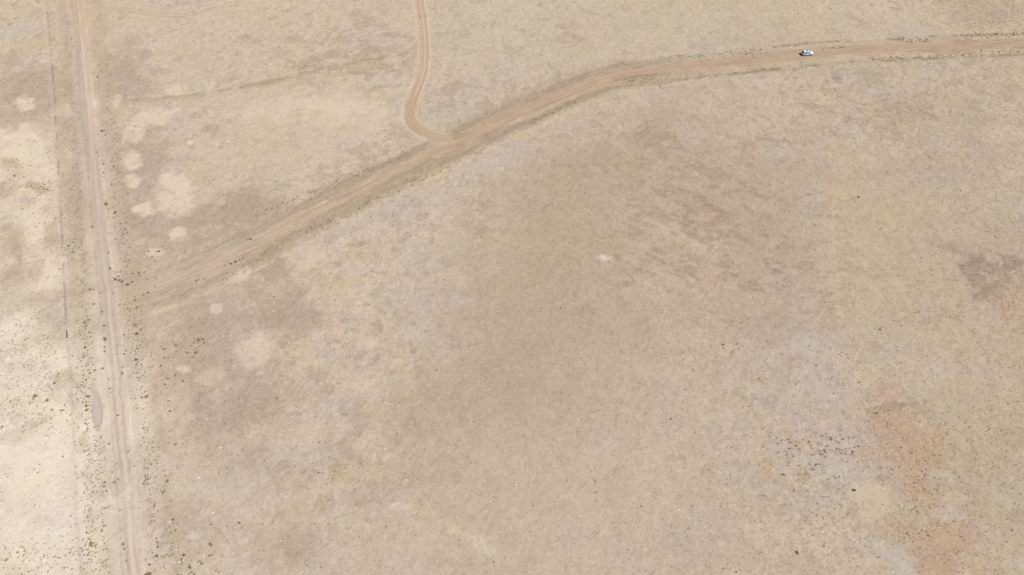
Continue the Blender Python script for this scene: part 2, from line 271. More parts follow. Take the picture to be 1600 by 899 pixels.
P('lilac', 1300, 690, 44, 20, 0, .85, .35, .6); P('lilac', 1260, 720, 40, 24, -20, .85, .35, .6); P('lilac', 1210, 700, 14, 16, 0, .7, .4, .6); P('lilac', 1300, 740, 50, 26, 10, .6, .4, .7); P('lilac', 1290, 790, 44, 24, 20, .55, .4, .7); P('lilac', 1350, 850, 26, 20, 20, .5)
P('gold', 1260, 695, 22, 9, 15, .9, .35, .6); P('gold', 1278, 705, 10, 4, -20, .8, .3, .6); P('gold', 1238, 727, 4, 9, 0, .8, .3, .5); P('red', 1198, 730, 10, 14, 0, .7, .4, .7); P('red', 1255, 745, 14, 10, 0, .6, .4, .8); P('gold', 1215, 745, 12, 5, 0, .6, .4, .7)
P('gold', 1138, 760, 12, 12, 0, .6, .4, .7); P('red', 1125, 800, 14, 10, 0, .4, .5, .7); P('dust', 1105, 735, 10, 14, 30, .5); P('gold', 1305, 800, 20, 14, 0, .4, .5, .8); P('red', 1340, 825, 26, 10, 0, .5, .4, .8); P('red', 1295, 760, 14, 10, 0, .4, .4, .8)
P('lilac', 1390, 865, 34, 18, 35, .95, .3, .4); P('lilac', 1410, 885, 22, 14, 30, .9, .3, .4); P('straw', 1220, 840, 60, 30, 0, .4); P('lilac', 1160, 800, 60, 14, -10, .3); P('red', 1078, 695, 14, 4, 0, .4)
P('olive', 1540, 700, 60, 80, 0, .35, .6, .3); P('grey', 1590, 690, 14, 10, 0, .4); P('grey', 1590, 808, 14, 12, 0, .5); P('lilac', 1600, 880, 30, 14, 0, .5)
# lower middle
P('grey', 330, 540, 90, 50, -10, .45, .5, .5); P('bare', 400, 543, 31, 28, -10, .62, .3, .3); P('bare', 338, 482, 9, 7, 0, .7, .35, .2); P('bare', 287, 576, 10, 5, 0, .8, .3, .3); P('bare', 330, 590, 18, 11, -15, .4, .35, .4); P('bare', 368, 432, 20, 10, -20, .55, .3, .3); P('bare', 378, 425, 10, 8, 0, .7, .3, .3)
P('grey', 420, 490, 40, 26, 0, .65, .4, .6); P('grey', 465, 500, 30, 20, 0, .7, .35, .6); P('grey', 445, 545, 20, 18, 0, .75, .35, .6); P('straw', 480, 555, 34, 20, 0, .7, .4, .6); P('lilac', 512, 556, 18, 16, 10, .95, .3, .4); P('lilac', 490, 525, 8, 8, 0, .7, .3, .4)
P('straw', 455, 580, 30, 12, 0, .6, .4, .6); P('gold', 510, 450, 20, 14, 0, .6, .4, .7); P('gold', 505, 580, 10, 6, 0, .6); P('bare', 580, 535, 14, 10, 0, .6); P('lilac', 640, 470, 50, 14, 5, .55, .4, .6); P('lilac', 715, 470, 16, 10, 0, .8, .4, .5); P('gold', 627, 532, 14, 8, 0, .6, .4, .6)
P('lilac', 640, 520, 20, 12, 0, .5); P('gold', 655, 528, 6, 8, 20, .6, .4, .6); P('red', 610, 580, 18, 10, 0, .45, .4, .8); P('red', 620, 625, 18, 6, 0, .5, .4, .8); P('bare', 560, 600, 26, 16, 0, .4); P('lilac', 700, 555, 24, 8, 20, .55, .4, .5); P('olive', 715, 530, 20, 10, 0, .5, .5, .5)
P('lilac', 560, 630, 30, 12, 0, .45); P('lilac', 480, 600, 16, 10, 0, .5); P('grey', 380, 630, 60, 28, -10, .55, .5, .6); P('lilac', 395, 677, 12, 8, 0, .7, .4, .5); P('grey', 350, 650, 40, 24, 0, .4); P('straw', 460, 680, 50, 20, 0, .5, .5, .6)
P('lilac', 480, 715, 50, 14, 0, .65, .4, .7); P('grey', 535, 700, 26, 16, 0, .5, .4, .8); P('grey', 445, 728, 14, 8, 0, .5, .4, .7); P('gold', 470, 760, 34, 14, 0, .6, .4, .7); P('olive', 535, 735, 16, 10, 0, .6, .4, .8); P('straw', 580, 690, 30, 10, 0, .4); P('gold', 615, 730, 12, 5, 0, .4)
P('grey', 560, 780, 40, 10, 0, .4, .5, .7); P('olive', 470, 800, 40, 10, -10, .5, .5, .7); P('grey', 460, 850, 26, 34, 20, .45, .5, .7); P('red', 432, 855, 14, 8, 0, .45, .5, .6); P('gold', 435, 880, 14, 16, 0, .4, .5, .7)
P('white', 625, 791, 18, 5, 10, .6, .6, .5)
for (x, y, rx, ry, r) in [(660, 802, 22, 6, 18), (695, 820, 24, 7, 22), (730, 838, 22, 6, 22)]:
    P('straw', x, y, rx, ry, r, .9, .5, .5)
    P('gold', x, y + 3, rx, ry * .7, r, .7, .5, .6)
P('white', 755, 855, 22, 8, 25, .35, .5, .4); P('redsoil', 720, 890, 34, 10, 0, .25, .6, .5); P('gold', 790, 875, 20, 6, 10, .45, .5, .6); P('red', 815, 893, 20, 6, 0, .4, .5, .6); P('olive', 690, 790, 60, 14, 25, .3, .6, .5); P('dust', 660, 740, 60, 30, 0, .25)
P('olive', 880, 720, 20, 8, 0, .3); P('gold', 900, 725, 10, 5, 0, .35); P('brown', 918, 484, 24, 4, -5, .15, .7, .9); P('gold', 935, 710, 20, 8, 0, .25); P('dust', 690, 650, 60, 30, 0, .3, .6, .5); P('sand', 300, 760, 40, 30, 0, .25); P('grey', 290, 810, 40, 40, 0, .3, .5, .6); P('grey', 330, 740, 40, 20, 0, .25)
P('bare', 305, 838, 10, 7, 0, .5); P('sand', 220, 640, 20, 60, 0, .35); P('sand', 235, 560, 10, 20, 0, .4)

# ------------------------------------------------------------------ roads: traced on the photograph, laid on the ground
def smooth_path(pix, step=1.2):
    pts = np.array([at(*p) for p in pix])
    n = len(pts)
    out = []
    ext = np.vstack([2 * pts[0] - pts[1], pts, 2 * pts[-1] - pts[-2]])
    for i in range(n - 1):
        p0, p1, p2, p3 = ext[i:i + 4]
        m = max(2, int(np.linalg.norm(p2 - p1) / step))
        for t in np.linspace(0, 1, m, endpoint=False):
            out.append(.5 * ((2 * p1) + (-p0 + p2) * t + (2 * p0 - 5 * p1 + 4 * p2 - p3) * t * t + (-p0 + 3 * p1 - 3 * p2 + p3) * t ** 3))
    out.append(pts[-1])
    return np.array(out)

STRAIGHT = smooth_path([(104, -160), (112, -80), (121, 0), (127, 50), (131, 100), (136, 150), (140, 195), (145, 232), (151, 290), (156, 345), (162, 400), (168, 455), (174, 505), (178, 552), (184, 610), (190, 675), (195, 730), (200, 790), (205, 850), (209, 899), (215, 980), (224, 1100)])
DIAGONAL = smooth_path([(172, 462), (200, 456), (240, 447), (280, 432), (330, 411), (375, 390), (412, 372), (450, 352), (500, 326), (550, 301), (600, 275), (650, 251), (700, 227), (735, 211), (770, 194), (800, 180), (850, 159), (901, 138), (935, 126), (969, 117), (1002, 112), (1060, 105), (1150, 96), (1250, 86), (1300, 81), (1397, 76), (1500, 71), (1600, 68), (1720, 63), (1900, 56)])
SPUR = smooth_path([(640, -120), (650, -50), (657, 0), (662, 40), (665, 78), (663, 106), (657, 128), (649, 148), (643, 163), (641, 178), (645, 191), (655, 202), (669, 210), (684, 215), (705, 217), (722, 215)], .8)
LOOP = smooth_path([(132, 14), (155, 14), (180, 13), (200, 15), (230, 21), (265, 24), (300, 22), (330, 15), (360, 6), (385, -3), (430, -20), (520, -60)], .8)
TRAIL = smooth_path([(68, -60), (72, 0), (75, 40), (80, 90), (84, 140), (87, 200), (91, 260), (95, 330), (97, 390), (100, 450), (103, 510), (106, 545), (110, 600), (114, 680), (117, 760), (122, 850), (126, 899), (132, 1000)])

class Path:
    """distance (signed, + = right of travel) and fraction along, looked up on the samples"""
    def __init__(s, pts):
        s.p = pts
        t = np.gradient(pts, axis=0)
        s.t = t / np.linalg.norm(t, axis=1)[:, None]
        s.s = np.concatenate([[0], np.cumsum(np.linalg.norm(np.diff(pts, axis=0), axis=1))])
        # photo row / column of each sample, only used to say where along the road a stretch begins
        s.px = None
    def query(s, X, Y, reach):
        x0, y0 = s.p.min(0) - reach; x1, y1 = s.p.max(0) + reach
        idx = np.nonzero((X > x0) & (X < x1) & (Y > y0) & (Y < y1))[0]
        best = np.full(idx.shape, 1e9, np.float32); bi = np.zeros(idx.shape, np.int32)
        xs, ys = X[idx], Y[idx]
        # coarse cull: bucket the samples
        step = 6
        keep = np.zeros(idx.shape, bool)
        for i in range(0, len(s.p), step):
            keep |= (np.abs(xs - s.p[i, 0]) < reach + 8) & (np.abs(ys - s.p[i, 1]) < reach + 8)
        idx = idx[keep]; xs = xs[keep]; ys = ys[keep]
        best = np.full(idx.shape, 1e9, np.float32); bi = np.zeros(idx.shape, np.int32)
        order = np.argsort(ys, kind='stable')
        for i in range(len(s.p)):
            px, py = s.p[i]
            a = np.searchsorted(ys, py - reach - 2, sorter=order); b = np.searchsorted(ys, py + reach + 2, sorter=order)
            sel = order[a:b]
            d = (xs[sel] - px) ** 2 + (ys[sel] - py) ** 2
            m = d < best[sel]
            k = sel[m]
            best[k] = d[m]; bi[k] = i
        ok = best < (reach + 2) ** 2
        idx, bi, xs, ys = idx[ok], bi[ok], xs[ok], ys[ok]
        dx, dy = xs - s.p[bi, 0], ys - s.p[bi, 1]
        lat = dx * s.t[bi, 1] - dy * s.t[bi, 0]
        along = s.s[bi] + dx * s.t[bi, 0] + dy * s.t[bi, 1]
        return idx, lat, along
    def along_of(s, px, py):
        c = np.array(at(px, py))
        return s.s[np.argmin(((s.p - c) ** 2).sum(1))]

pS, pD, pU, pL, pT = Path(STRAIGHT), Path(DIAGONAL), Path(SPUR), Path(LOOP), Path(TRAIL)

def band(l, c, w, soft):
    return 1 - sstep(w - soft, w + soft, np.abs(l - c))

def height(X, Y):
    z = 0.16 * fbm(X, Y, 46, 2, 3)
    return z

PUD = np.array(at(150, 641))
PUD_A = at(150, 613); PUD_B = at(151, 666)

def puddle_q(X, Y):
    ax = np.array(PUD_B) - np.array(PUD_A)
    L = np.linalg.norm(ax) / 2
    ax = ax / (2 * L)
    c = (np.array(PUD_A) + np.array(PUD_B)) / 2
    u = (X - c[0]) * ax[0] + (Y - c[1]) * ax[1]
    v = (X - c[0]) * -ax[1] + (Y - c[1]) * ax[0]
    # narrow at the top end, blunt at the lower end
    wid = 1.2 * (0.62 + 0.38 * np.clip((u + L) / (2 * L), 0, 1) ** .8)
    v = v - .5 * (u / L) * .5
    return np.sqrt((u / L) ** 2 + (v / wid) ** 2) + .05 * fbm(X, Y, 1.6, 2, 5)

def mix(F, idx, cover, m):
    F[idx] += (cover - F[idx]) * m[:, None]

def field(X, Y):
    """ground cover vector at points: look colour, dark weeds, straw tufts, pale stones, grain"""
    n = len(X)
    F = np.zeros((n, 7), np.float32)
    wx = X + 3.0 * fbm(X, Y, 9, 2, 1); wy = Y + 3.0 * fbm(X, Y, 9, 2, 6)
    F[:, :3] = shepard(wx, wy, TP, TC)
    F[:, 3:] = (.14, .5, .08, 1.0)
    mot = shepard(X, Y, MP, MV)
    left = 1 - sstep(-95, -55, X + .12 * (Y - 100))
    F[:, 3] += .36 * left
    # patches of straw, lilac gravel and worn ground
    n1 = fbm(X, Y, 11, 5, 1, .62); n2 = fbm(X, Y, 7, 5, 4, .62); n3 = fbm(X, Y, 4.5, 4, 2, .65); n4 = fbm(X, Y, 24, 4, 5)
    a = mot
    mix(F, slice(None), K['straw'], sstep(.12, .42, n1) * .62 * a)
    mix(F, slice(None), K['lilac'], sstep(.18, .48, n2 - .2 * n1) * .62 * a)
    mix(F, slice(None), K['gold'], sstep(.35, .8, n3 + .2 * n1) * .6 * a)
    mix(F, slice(None), K['grey'], sstep(.36, .66, -n3 + .3 * n2) * .8 * a)
    mix(F, slice(None), K['dust'], sstep(.2, .8, n4) * .22 * (1 - .5 * a))
    mix(F, slice(None), K['olive'], sstep(.2, .8, -n4) * .22 * (1 - .5 * a))
    F[:, 6] *= .58 + .85 * a
    # ragged edges for the mapped patches
    e1 = fbm(X, Y, 5.0, 5, 7, .62); e2 = fbm(X, Y, 2.2, 4, 0, .7)
    for _, cover, c, Ei, rad, s, soft, rag, broken in sorted(PATCH, key=lambda p: p[0]):
        idx = np.nonzero((np.abs(X - c[0]) < rad) & (np.abs(Y - c[1]) < rad))[0]
        if not len(idx):
            continue
        dx, dy = X[idx] - c[0], Y[idx] - c[1]
        q = np.hypot(Ei[0, 0] * dx + Ei[0, 1] * dy, Ei[1, 0] * dx + Ei[1, 1] * dy)
        q = q + rag * (e1[idx] * .9 + e2[idx] * .7)
        m = (1 - sstep(1 - soft, 1 + soft, q)) * min(1.0, s * 1.2)
        if broken:
            m = np.minimum(1, m * (.62 + .6 * sstep(-.35, .25, e2[idx] + .4 * n3[idx])))
        mix(F, idx, cover, m)
    rg = 1 - np.abs(fbm(X, Y * 1.5, 9, 5, 3, .6)) * 2.2
    rs = np.zeros(n, np.float32)
    for (px, py, r, v) in RUN:
        c = at(px, py)
        rs = np.maximum(rs, v * np.exp(-((X - c[0]) ** 2 + (Y - c[1]) ** 2) / (r * r)))
    mix(F, slice(None), K['runnel'], sstep(.5, .98, rg) * np.minimum(rs, .95) * .9 * sstep(-.5, .4, n3))
    mix(F, slice(None), K['dusk'], sstep(.1, .8, rg) * rs * .35)
    # narrow trail beside the straight road
    idx, l, al = pT.query(X, Y, 5)
    e = fbm(X[idx], Y[idx], 3, 3, 2)
    fade = .35 + .65 * (1 - sstep(pT.along_of(104, 525) - 6, pT.along_of(106, 545), al))
    mix(F, idx, K['sandy'], band(l + .5 * e, .9, .5, .6) * .15)
    mix(F, idx, K['grey'], band(l + e, 0, 1.0, 1.0) * .14)
    mix(F, idx, K['purple'] * np.array([.93, .93, .95, 1, 1, 1, 1], np.float32), band(l + .1 * e, 0, .13 + .06 * e, .15) * .85 * fade * sstep(-.8, .2, e))
    # straight road
    idx, l, al = pS.query(X, Y, 17)
    xx, yy = X[idx], Y[idx]
    e = fbm(xx, yy, 6, 4, 3); ef = fbm(xx, yy, 1.5, 3, 4)
    e3 = fbm(al, l * 4, 22, 3, 2)
    A = lambda row, col: pS.along_of(col, row)
    aP, aM, aN, aS = A(70, 128), A(150, 136), A(420, 164), A(600, 183)
    far = 1 - sstep(aP - 8, aP + 10, al)
    mid = 1 - sstep(aN + 8, aS + 8, al)
    low = 1 - mid
    patch = 1 - .35 * sstep(.2, .7, e)
    mix(F, idx, K['verge'], (band(l, -8.3 - .6 * low, 1.1, .9) + band(l, 8.3, 1.1, .9)) * .5 * sstep(-.3, .4, e) * (1 - .4 * far))
    mix(F, idx, K['verge'], (band(l, 7.2, 1.6, 1.2)) * .3 * mid)
    mix(F, idx, K['grey'], band(l + e, 4.0, 2.6, 1.4) * .38 * mid)
    mix(F, idx, K['dust'], band(l + .6 * e, 3.0, 2.4, 1.0) * .5 * (1 - far) * (1 - sstep(A(190, 140), A(300, 152), al)))
    mix(F, idx, K['grey'], band(l + e, -5.5, 2.4, 1.6) * .3 * mid)
    mix(F, idx, K['olive'], band(l, -5.5, 1.6, 1.2) * .35 * mid)
    mix(F, idx, K['sand'], band(l, 0, 3.4, 2.0) * .08 * low)
    mix(F, idx, K['sand'], band(l + .5 * e, 3.0, 1.0, .9) * .15 * mid * (1 - far))
    mix(F, idx, K['straw'], band(l + .6 * e, -2.8, 1.0, .9) * .3 * mid)
    mix(F, idx, K['track'], band(l + .3 * e, .1, 1.45 + .4 * ef, .5) * .85 * mid * (1 - far) * patch)
    mix(F, idx, K['redsoil'] + np.array([8, 12, 10, 0, 0, 0, 0], np.float32), band(l + .8 * e, -1.2, 4.2, 1.4) * .8 * far)
    mix(F, idx, K['straw'] + np.array([5, 3, 6, -.1, -.8, 0, -.4], np.float32), band(l + .2 * e, -.6, .8, .5) * .7 * sstep(aP - 6, aP + 4, al) * (1 - sstep(aM + 4, aM + 30, al)))
    for c in (-.82, .82):
        mix(F, idx, K['track'] - np.array([8, 9, 8, 0, 0, 0, 0], np.float32), band(l + .28 * e + .08 * ef, c, .30 + .10 * ef, .22) * (.4 * mid + .8 * low) * sstep(-1.0, .2, e3) * patch)
    mix(F, idx, K['sand'], band(l + .25 * e, 0, .30, .3) * .22)
    st = fbm(al * .06, l, .6, 3, 5, .7)
    F[idx, :3] += (st * 5.5 * band(l + .6 * e, 0, 3.6, 1.8))[:, None]
    # diagonal road
    idx, l, al = pD.query(X, Y, 15)
    xx, yy = X[idx], Y[idx]
    e = fbm(xx, yy, 7, 4, 6); ef = fbm(xx, yy, 1.6, 3, 5)
    A = lambda col, row: pD.along_of(col, row)
    e2r = fbm(al, l * 3, 16, 3, 1)
    b0, b1, b2, b3 = A(330, 411), A(450, 352), A(620, 266), A(760, 198)
    b4, b5 = A(960, 120), A(1259, 85)
    strong = .22 + .78 * sstep(b0 - 10, b1 + 15, al)
    start = sstep(A(190, 458) - 3, A(230, 450), al)
    right = sstep(b4, A(1100, 100), al)
    wide = 1.35 + 1.4 * sstep(b2, b3, al) * (1 - .15 * right) + .8 * (1 - sstep(b0, b1, al))
    # shoulders and verges
    sh = 1 - .75 * right
    mix(F, idx, K['brown'], band(l + .8 * e, 4.3, 2.6, 1.2) * .72 * sh * (.35 + .65 * strong) * start)
    mix(F, idx, K['grey'], band(l + .4 * e, -5.0, 1.6, 1.0) * .50 * sh * start)
    mix(F, idx, K['brown'], band(l + .8 * e, -3.7, 1.9, 1.0) * .60 * sh * (.3 + .7 * sstep(b0, b1, al)))
    off = 8.0 - 1.2 * right
    mix(F, idx, K['verge'], band(l + .5 * e, off, .7, .7) * .75 * sstep(-.5, .3, ef + e) * start)
    mix(F, idx, K['straw'] + np.array([6, 4, -6, 0, 0, .4, 0], np.float32), band(l + .5 * e, off + 1.2, .6, .7) * .75 * sstep(-.4, .4, ef) * (1 - right) * start)
    mix(F, idx, K['olive'], band(l + .4 * e, -(off - .9), .6, .6) * .8 * sstep(-.5, .3, ef + e) * start)
    mix(F, idx, K['brown'], band(l + .3 * e, -(off - 1.2), .55, .5) * .85 * sstep(-.1, .5, ef + e) * right)
    mix(F, idx, K['brown'], band(l + .3 * e, off - .2, .7, .6) * .9 * sstep(-.1, .5, ef + e) * right)
    mix(F, idx, K['claylt'] - np.array([6, 8, 12, 0, 0, 0, 0], np.float32), band(l, 3.6, 1.6, 1.2) * .45 * right)
    # surface
    clay = K['clay']
    for c in (-5.3, -3.4, -1.8, 1.8, 3.4, 5.3):
        mix(F, idx, K['olive'], band(l + .5 * e, c, .4, .4) * .8 * sstep(-.7, .2, ef) * (1 - sstep(b0, b1, al)) * start)
    for c in (-4.4, -2.6, -.9, .9, 2.6, 4.4):
        mix(F, idx, K['track'] - np.array([7, 9, 10, 0, 0, 0, 0], np.float32), band(l + .5 * e, c, .4, .35) * .55 * (1 - sstep(b0, b1, al)) * sstep(A(190, 458) - 6, A(200, 456), al))
    m = band(l + .9 * e, 0, wide + .6 * ef, .7) * start * (1 - .3 * sstep(.3, .9, ef))
    mix(F, idx, K['track'] + np.array([0, -2, -8, 0, 0, 0, 0], np.float32), m * .7)
    mix(F, idx, clay, m * .85 * strong ** 1.3)
    mix(F, idx, K['brown'] + np.array([6, 4, 4, 0, 0, 0, 0], np.float32), m * .45 * sstep(-.3, .8, e2r) * strong)
    mix(F, idx, K['redsoil'], band(l + .3 * e, -1.6, 1.1, .6) * .45 * strong * (1 - .5 * right) * sstep(b2, b3, al))
    mix(F, idx, K['brown'] + np.array([8, 4, 2, 0, 0, 0, 0], np.float32), band(l + .4 * e, 2.2, .8, .5) * .35 * sstep(b3, b3 + 12, al) * (1 - right))
    mix(F, idx, K['claylt'], band(l + .3 * e, 3.4, .8, .6) * .5 * sstep(b3, b3 + 12, al) * (1 - sstep(A(920, 134), b4 + 8, al)))
    for c, w, s in ((-.9, .30, .40), (.75, .28, .55), (-2.2, .25, .25), (1.9, .22, .3)):
        mix(F, idx, K['claylt'], band(l + .6 * e, c, w + .12 * ef, .22) * s * strong * start * sstep(-.5, .6, e2r))
    for c, w, s in ((-.1, .25, .25), (1.35, .22, .3)):
        mix(F, idx, K['redsoil'] - np.array([5, 6, 4, 0, 0, 0, 0], np.float32), band(l + .6 * e, c, w, .2) * s * strong * start * sstep(-.5, .6, -e2r))
    st = fbm(al * .07, l, .55, 3, 4, .7) + .6 * fbm(al * .25, l, 1.3, 3, 2)
    F[idx, :3] += (st * 7.5 * band(l + .6 * e, 0, 5.2, 1.6) * start)[:, None] * np.array([1, .95, .85], np.float32)
    # curving spur
    idx, l, al = pU.query(X, Y, 6)
    xx, yy = X[idx], Y[idx]
    e = fbm(xx, yy, 5, 3, 2); ef = fbm(xx, yy, 1.2, 3, 1)
    c0 = pU.along_of(648, 150)
    w = 1.15 + .55 * sstep(c0 - 10, c0 + 4, al)
    fadeend = 1 - sstep(pU.along_of(690, 216), pU.along_of(712, 217), al)
    mix(F, idx, K['straw'], band(l + .3 * e, 0, w + 1.6, 1.0) * .55 * fadeend)
    mix(F, idx, K['claylt'], band(l + .2 * e, 0, w + .55, .35) * .75 * fadeend)
    mix(F, idx, K['clay'] + np.array([2, 3, 3, 0, 0, 0, 0], np.float32), band(l + .3 * e, 0, w + .2 * ef, .35) * .85 * fadeend)
    mix(F, idx, K['claylt'], band(l + .15 * e, .1, .34, .2) * .95 * (1 - sstep(c0 - 6, c0 + 6, al)))
    mix(F, idx, K['claylt'], band(l + .2 * e, -.5, .2, .2) * .5 * sstep(pU.along_of(655, 202) - 2, pU.along_of(660, 206), al) * fadeend)
    # loop of wheel tracks, upper left
    idx, l, al = pL.query(X, Y, 6)
    e = fbm(X[idx], Y[idx], 4, 3, 3)
    d0 = pL.along_of(200, 15)
    near = 1 - sstep(d0 - 3, d0 + 4, al)
    mix(F, idx, K['redsoil'] + np.array([6, 8, 6, 0, 0, 0, 0], np.float32), band(l + .4 * e, 0, 1.3, .7) * .75 * near)
    mix(F, idx, K['claylt'], band(l, 0, 1.3, .5) * .25 * (1 - near))
    for c in (-.8, .8):
        mix(F, idx, K['clay'] + np.array([4, 4, 4, 0, 0, 0, 0], np.float32), band(l + .15 * e, c, .35, .25) * .75 * (1 - near) * (1 - .6 * sstep(pL.along_of(340, 12), pL.along_of(430, -20), al)))
    # damp mud round the puddle
    q = puddle_q(X, Y)
    idx = np.nonzero(q < 2.2)[0]
    mix(F, idx, K['dust'], (1 - sstep(1.0, 1.5, q[idx])) * .6)
    mix(F, idx, K['mud'], (1 - sstep(.92, 1.08, q[idx])) * .95)
    return F

def road_mask(X, Y):
    m = np.zeros(len(X), np.float32)
    for p, w in ((pS, 3.2), (pD, 4.2), (pU, 2.2), (pL, 1.7)):
        idx, l, al = p.query(X, Y, w + 3)
        b = (1 - sstep(w, w + 1.2, np.abs(l)))
        m[idx] = np.maximum(m[idx], b)
    return m

def lin(c):
    c = np.clip(c / 255.0, 0, 1)
    return np.where(c <= .04045, c / 12.92, ((c + .055) / 1.055) ** 2.4)

def relief(X, Y, grain):
    """hummocks and clods: what gives the plain its grain under the sun"""
    return grain * (.04 * fbm(X, Y, 2.0, 3, 2) + .024 * fbm(X, Y, .8, 2, 6) + .014 * (rng.random(len(X)) * 2 - 1))

# ------------------------------------------------------------------ materials
def newmat(name):
    m = bpy.data.materials.new(name)
    m.use_nodes = True
    m.node_tree.nodes.clear()
    return m, m.node_tree.nodes, m.node_tree.links

def earth_material(name, attr='albedo', rough=.10, spread=.11, bump=.35):
    m, N, L = newmat(name)
    out = N.new('ShaderNodeOutputMaterial')
    df = N.new('ShaderNodeBsdfDiffuse'); df.inputs['Roughness'].default_value = rough
    at_ = N.new('ShaderNodeAttribute'); at_.attribute_name = attr
    geo = N.new('ShaderNodeNewGeometry')
    no = N.new('ShaderNodeTexNoise'); no.inputs['Scale'].default_value = 1.9; no.inputs['Detail'].default_value = 4; no.inputs['Roughness'].default_value = .75
    L.new(geo.outputs['Position'], no.inputs['Vector'])
    mr = N.new('ShaderNodeMapRange'); mr.inputs[1].default_value = .3; mr.inputs[2].default_value = .7; mr.inputs[3].default_value = 1 - spread; mr.inputs[4].default_value = 1 + spread
    L.new(no.outputs['Fac'], mr.inputs[0])
    mx = N.new('ShaderNodeVectorMath'); mx.operation = 'SCALE'
    L.new(at_.outputs['Color'], mx.inputs[0]); L.new(mr.outputs[0], mx.inputs['Scale'])
    L.new(mx.outputs[0], df.inputs['Color'])
    if bump:
        bp = N.new('ShaderNodeBump'); bp.inputs['Strength'].default_value = bump; bp.inputs['Distance'].default_value = .05
        L.new(no.outputs['Fac'], bp.inputs['Height']); L.new(bp.outputs[0], df.inputs['Normal'])
    L.new(df.outputs[0], out.inputs[0])
    return m

M_EARTH = earth_material('dry_prairie_earth')
M_ROAD = earth_material('packed_dirt', spread=.09, bump=.3)
M_GRASS = earth_material('straw_grass', rough=.0, spread=.1, bump=0)
M_WEED = earth_material('dark_weeds', rough=.2, spread=.2, bump=0)

def simple(name, col, rough=.5, metal=0.0, coat=0.0, var=0.0, spec=.5):
    m, N, L = newmat(name)
    out = N.new('ShaderNodeOutputMaterial')
    b = N.new('ShaderNodeBsdfPrincipled')
    b.inputs['Base Color'].default_value = (*col, 1)
    b.inputs['Roughness'].default_value = rough
    b.inputs['Metallic'].default_value = metal
    b.inputs['Coat Weight'].default_value = coat
    b.inputs['Specular IOR Level'].default_value = spec
    if var:
        g = N.new('ShaderNodeNewGeometry')
        no = N.new('ShaderNodeTexNoise'); no.inputs['Scale'].default_value = 4; no.inputs['Detail'].default_value = 4
        L.new(g.outputs['Position'], no.inputs['Vector'])
        mr = N.new('ShaderNodeMapRange'); mr.inputs[1].default_value = .3; mr.inputs[2].default_value = .7; mr.inputs[3].default_value = 1 - var; mr.inputs[4].default_value = 1 + var
        L.new(no.outputs['Fac'], mr.inputs[0])
        mx = N.new('ShaderNodeVectorMath'); mx.operation = 'SCALE'; mx.inputs[0].default_value = col
        L.new(mr.outputs[0], mx.inputs['Scale']); L.new(mx.outputs[0], b.inputs['Base Color'])
    L.new(b.outputs[0], out.inputs[0])
    return m

# ------------------------------------------------------------------ mesh helpers
def mesh_np(name, V, F4=None, F3=None, smooth=False):
    me = bpy.data.meshes.new(name)
    V = np.asarray(V, np.float32)
    me.vertices.add(len(V)); me.vertices.foreach_set('co', V.ravel())
    F, k = (F4, 4) if F4 is not None else (F3, 3)
    F = np.asarray(F, np.int32)
    me.loops.add(F.size); me.loops.foreach_set('vertex_index', F.ravel())
    me.polygons.add(len(F)); me.polygons.foreach_set('loop_start', np.arange(0, F.size, k, dtype=np.int32))
    me.polygons.foreach_set('use_smooth', np.full(len(F), smooth))
    me.update(calc_edges=True)
    return me

def paint(me, rgb):
    a = me.color_attributes.new('albedo', 'FLOAT_COLOR', 'POINT')
    c = np.ones((len(rgb), 4), np.float32); c[:, :3] = rgb
    a.data.foreach_set('color', c.ravel())

def link(name, me, mat, **props):
    o = bpy.data.objects.new(name, me)
    COL.objects.link(o)
    if mat:
        me.materials.clear(); me.materials.append(mat)
    for k, v in props.items():
        o[k] = v
    return o

def albedo(F, n_jit=1.0, xy=None):
    n = len(F)
    j = (rng.random(n).astype(np.float32) - .5) * 2
    c = F[:, :3] + (j * 6 * F[:, 6] * n_jit)[:, None]
    if xy is not None:
        h = fbm(xy[0], xy[1], 3.0, 4, 5, .7); g = fbm(xy[0], xy[1], 1.3, 3, 2, .7)
        c = c + (h * F[:, 6] * n_jit)[:, None] * np.array([1.0, -.4, 3.0], np.float32) + (g * 4.5 * F[:, 6] * n_jit)[:, None]
    return lin(c) * ALB

# ------------------------------------------------------------------ ground sheet
def axis(a, b, step, far):
    core = np.arange(a, b + step * .5, step)
    out, d, s = [], 0.0, step
    while d < far:
        s *= 1.28
        d += s
        out.append(d)
    out = np.array(out)
    return np.concatenate([a - out[::-1], core, core[-1] + out])

STEP = 0.4
xs = axis(-222, 222, STEP, 9000); ys = axis(18, 262, STEP, 9000)
nx, ny = len(xs), len(ys)
GX, GY = np.meshgrid(xs, ys)
X = GX.ravel(); Y = GY.ravel()
fine = (X > -222) & (X < 222) & (Y > 18) & (Y < 262)
X = X + fine * (rng.random(len(X)) - .5) * .22
Y = Y + fine * (rng.random(len(Y)) - .5) * .22
FG = field(X, Y)
RM = road_mask(X, Y)
gr = FG[:, 6]
Z = height(X, Y) + np.where(fine, relief(X, Y, gr), 0) * (1 - .85 * RM) - .05 * RM
for p_, c_, w_, d_ in ((pS, 6.2, 1.8, .10), (pD, 5.0, 1.2, .17)):        # graded ditches with a low bank outside
    idx, l, al = p_.query(X, Y, 13)
    v = np.clip(.6 + 1.0 * fbm(X[idx], Y[idx], 10, 3, 4), 0, 1.6)
    l = l + .9 * fbm(X[idx], Y[idx], 6, 3, 1)
    Z[idx] += v * (-d_ * np.exp(-((np.abs(l) - c_) / w_) ** 2) + .5 * d_ * np.exp(-((np.abs(l) - c_ - 2.6) / 1.2) ** 2)) * (1 - RM[idx])
qd = puddle_q(X, Y)
Z -= .30 * (1 - sstep(.80, 1.12, qd))
idx, l, al = pT.query(X, Y, 3)
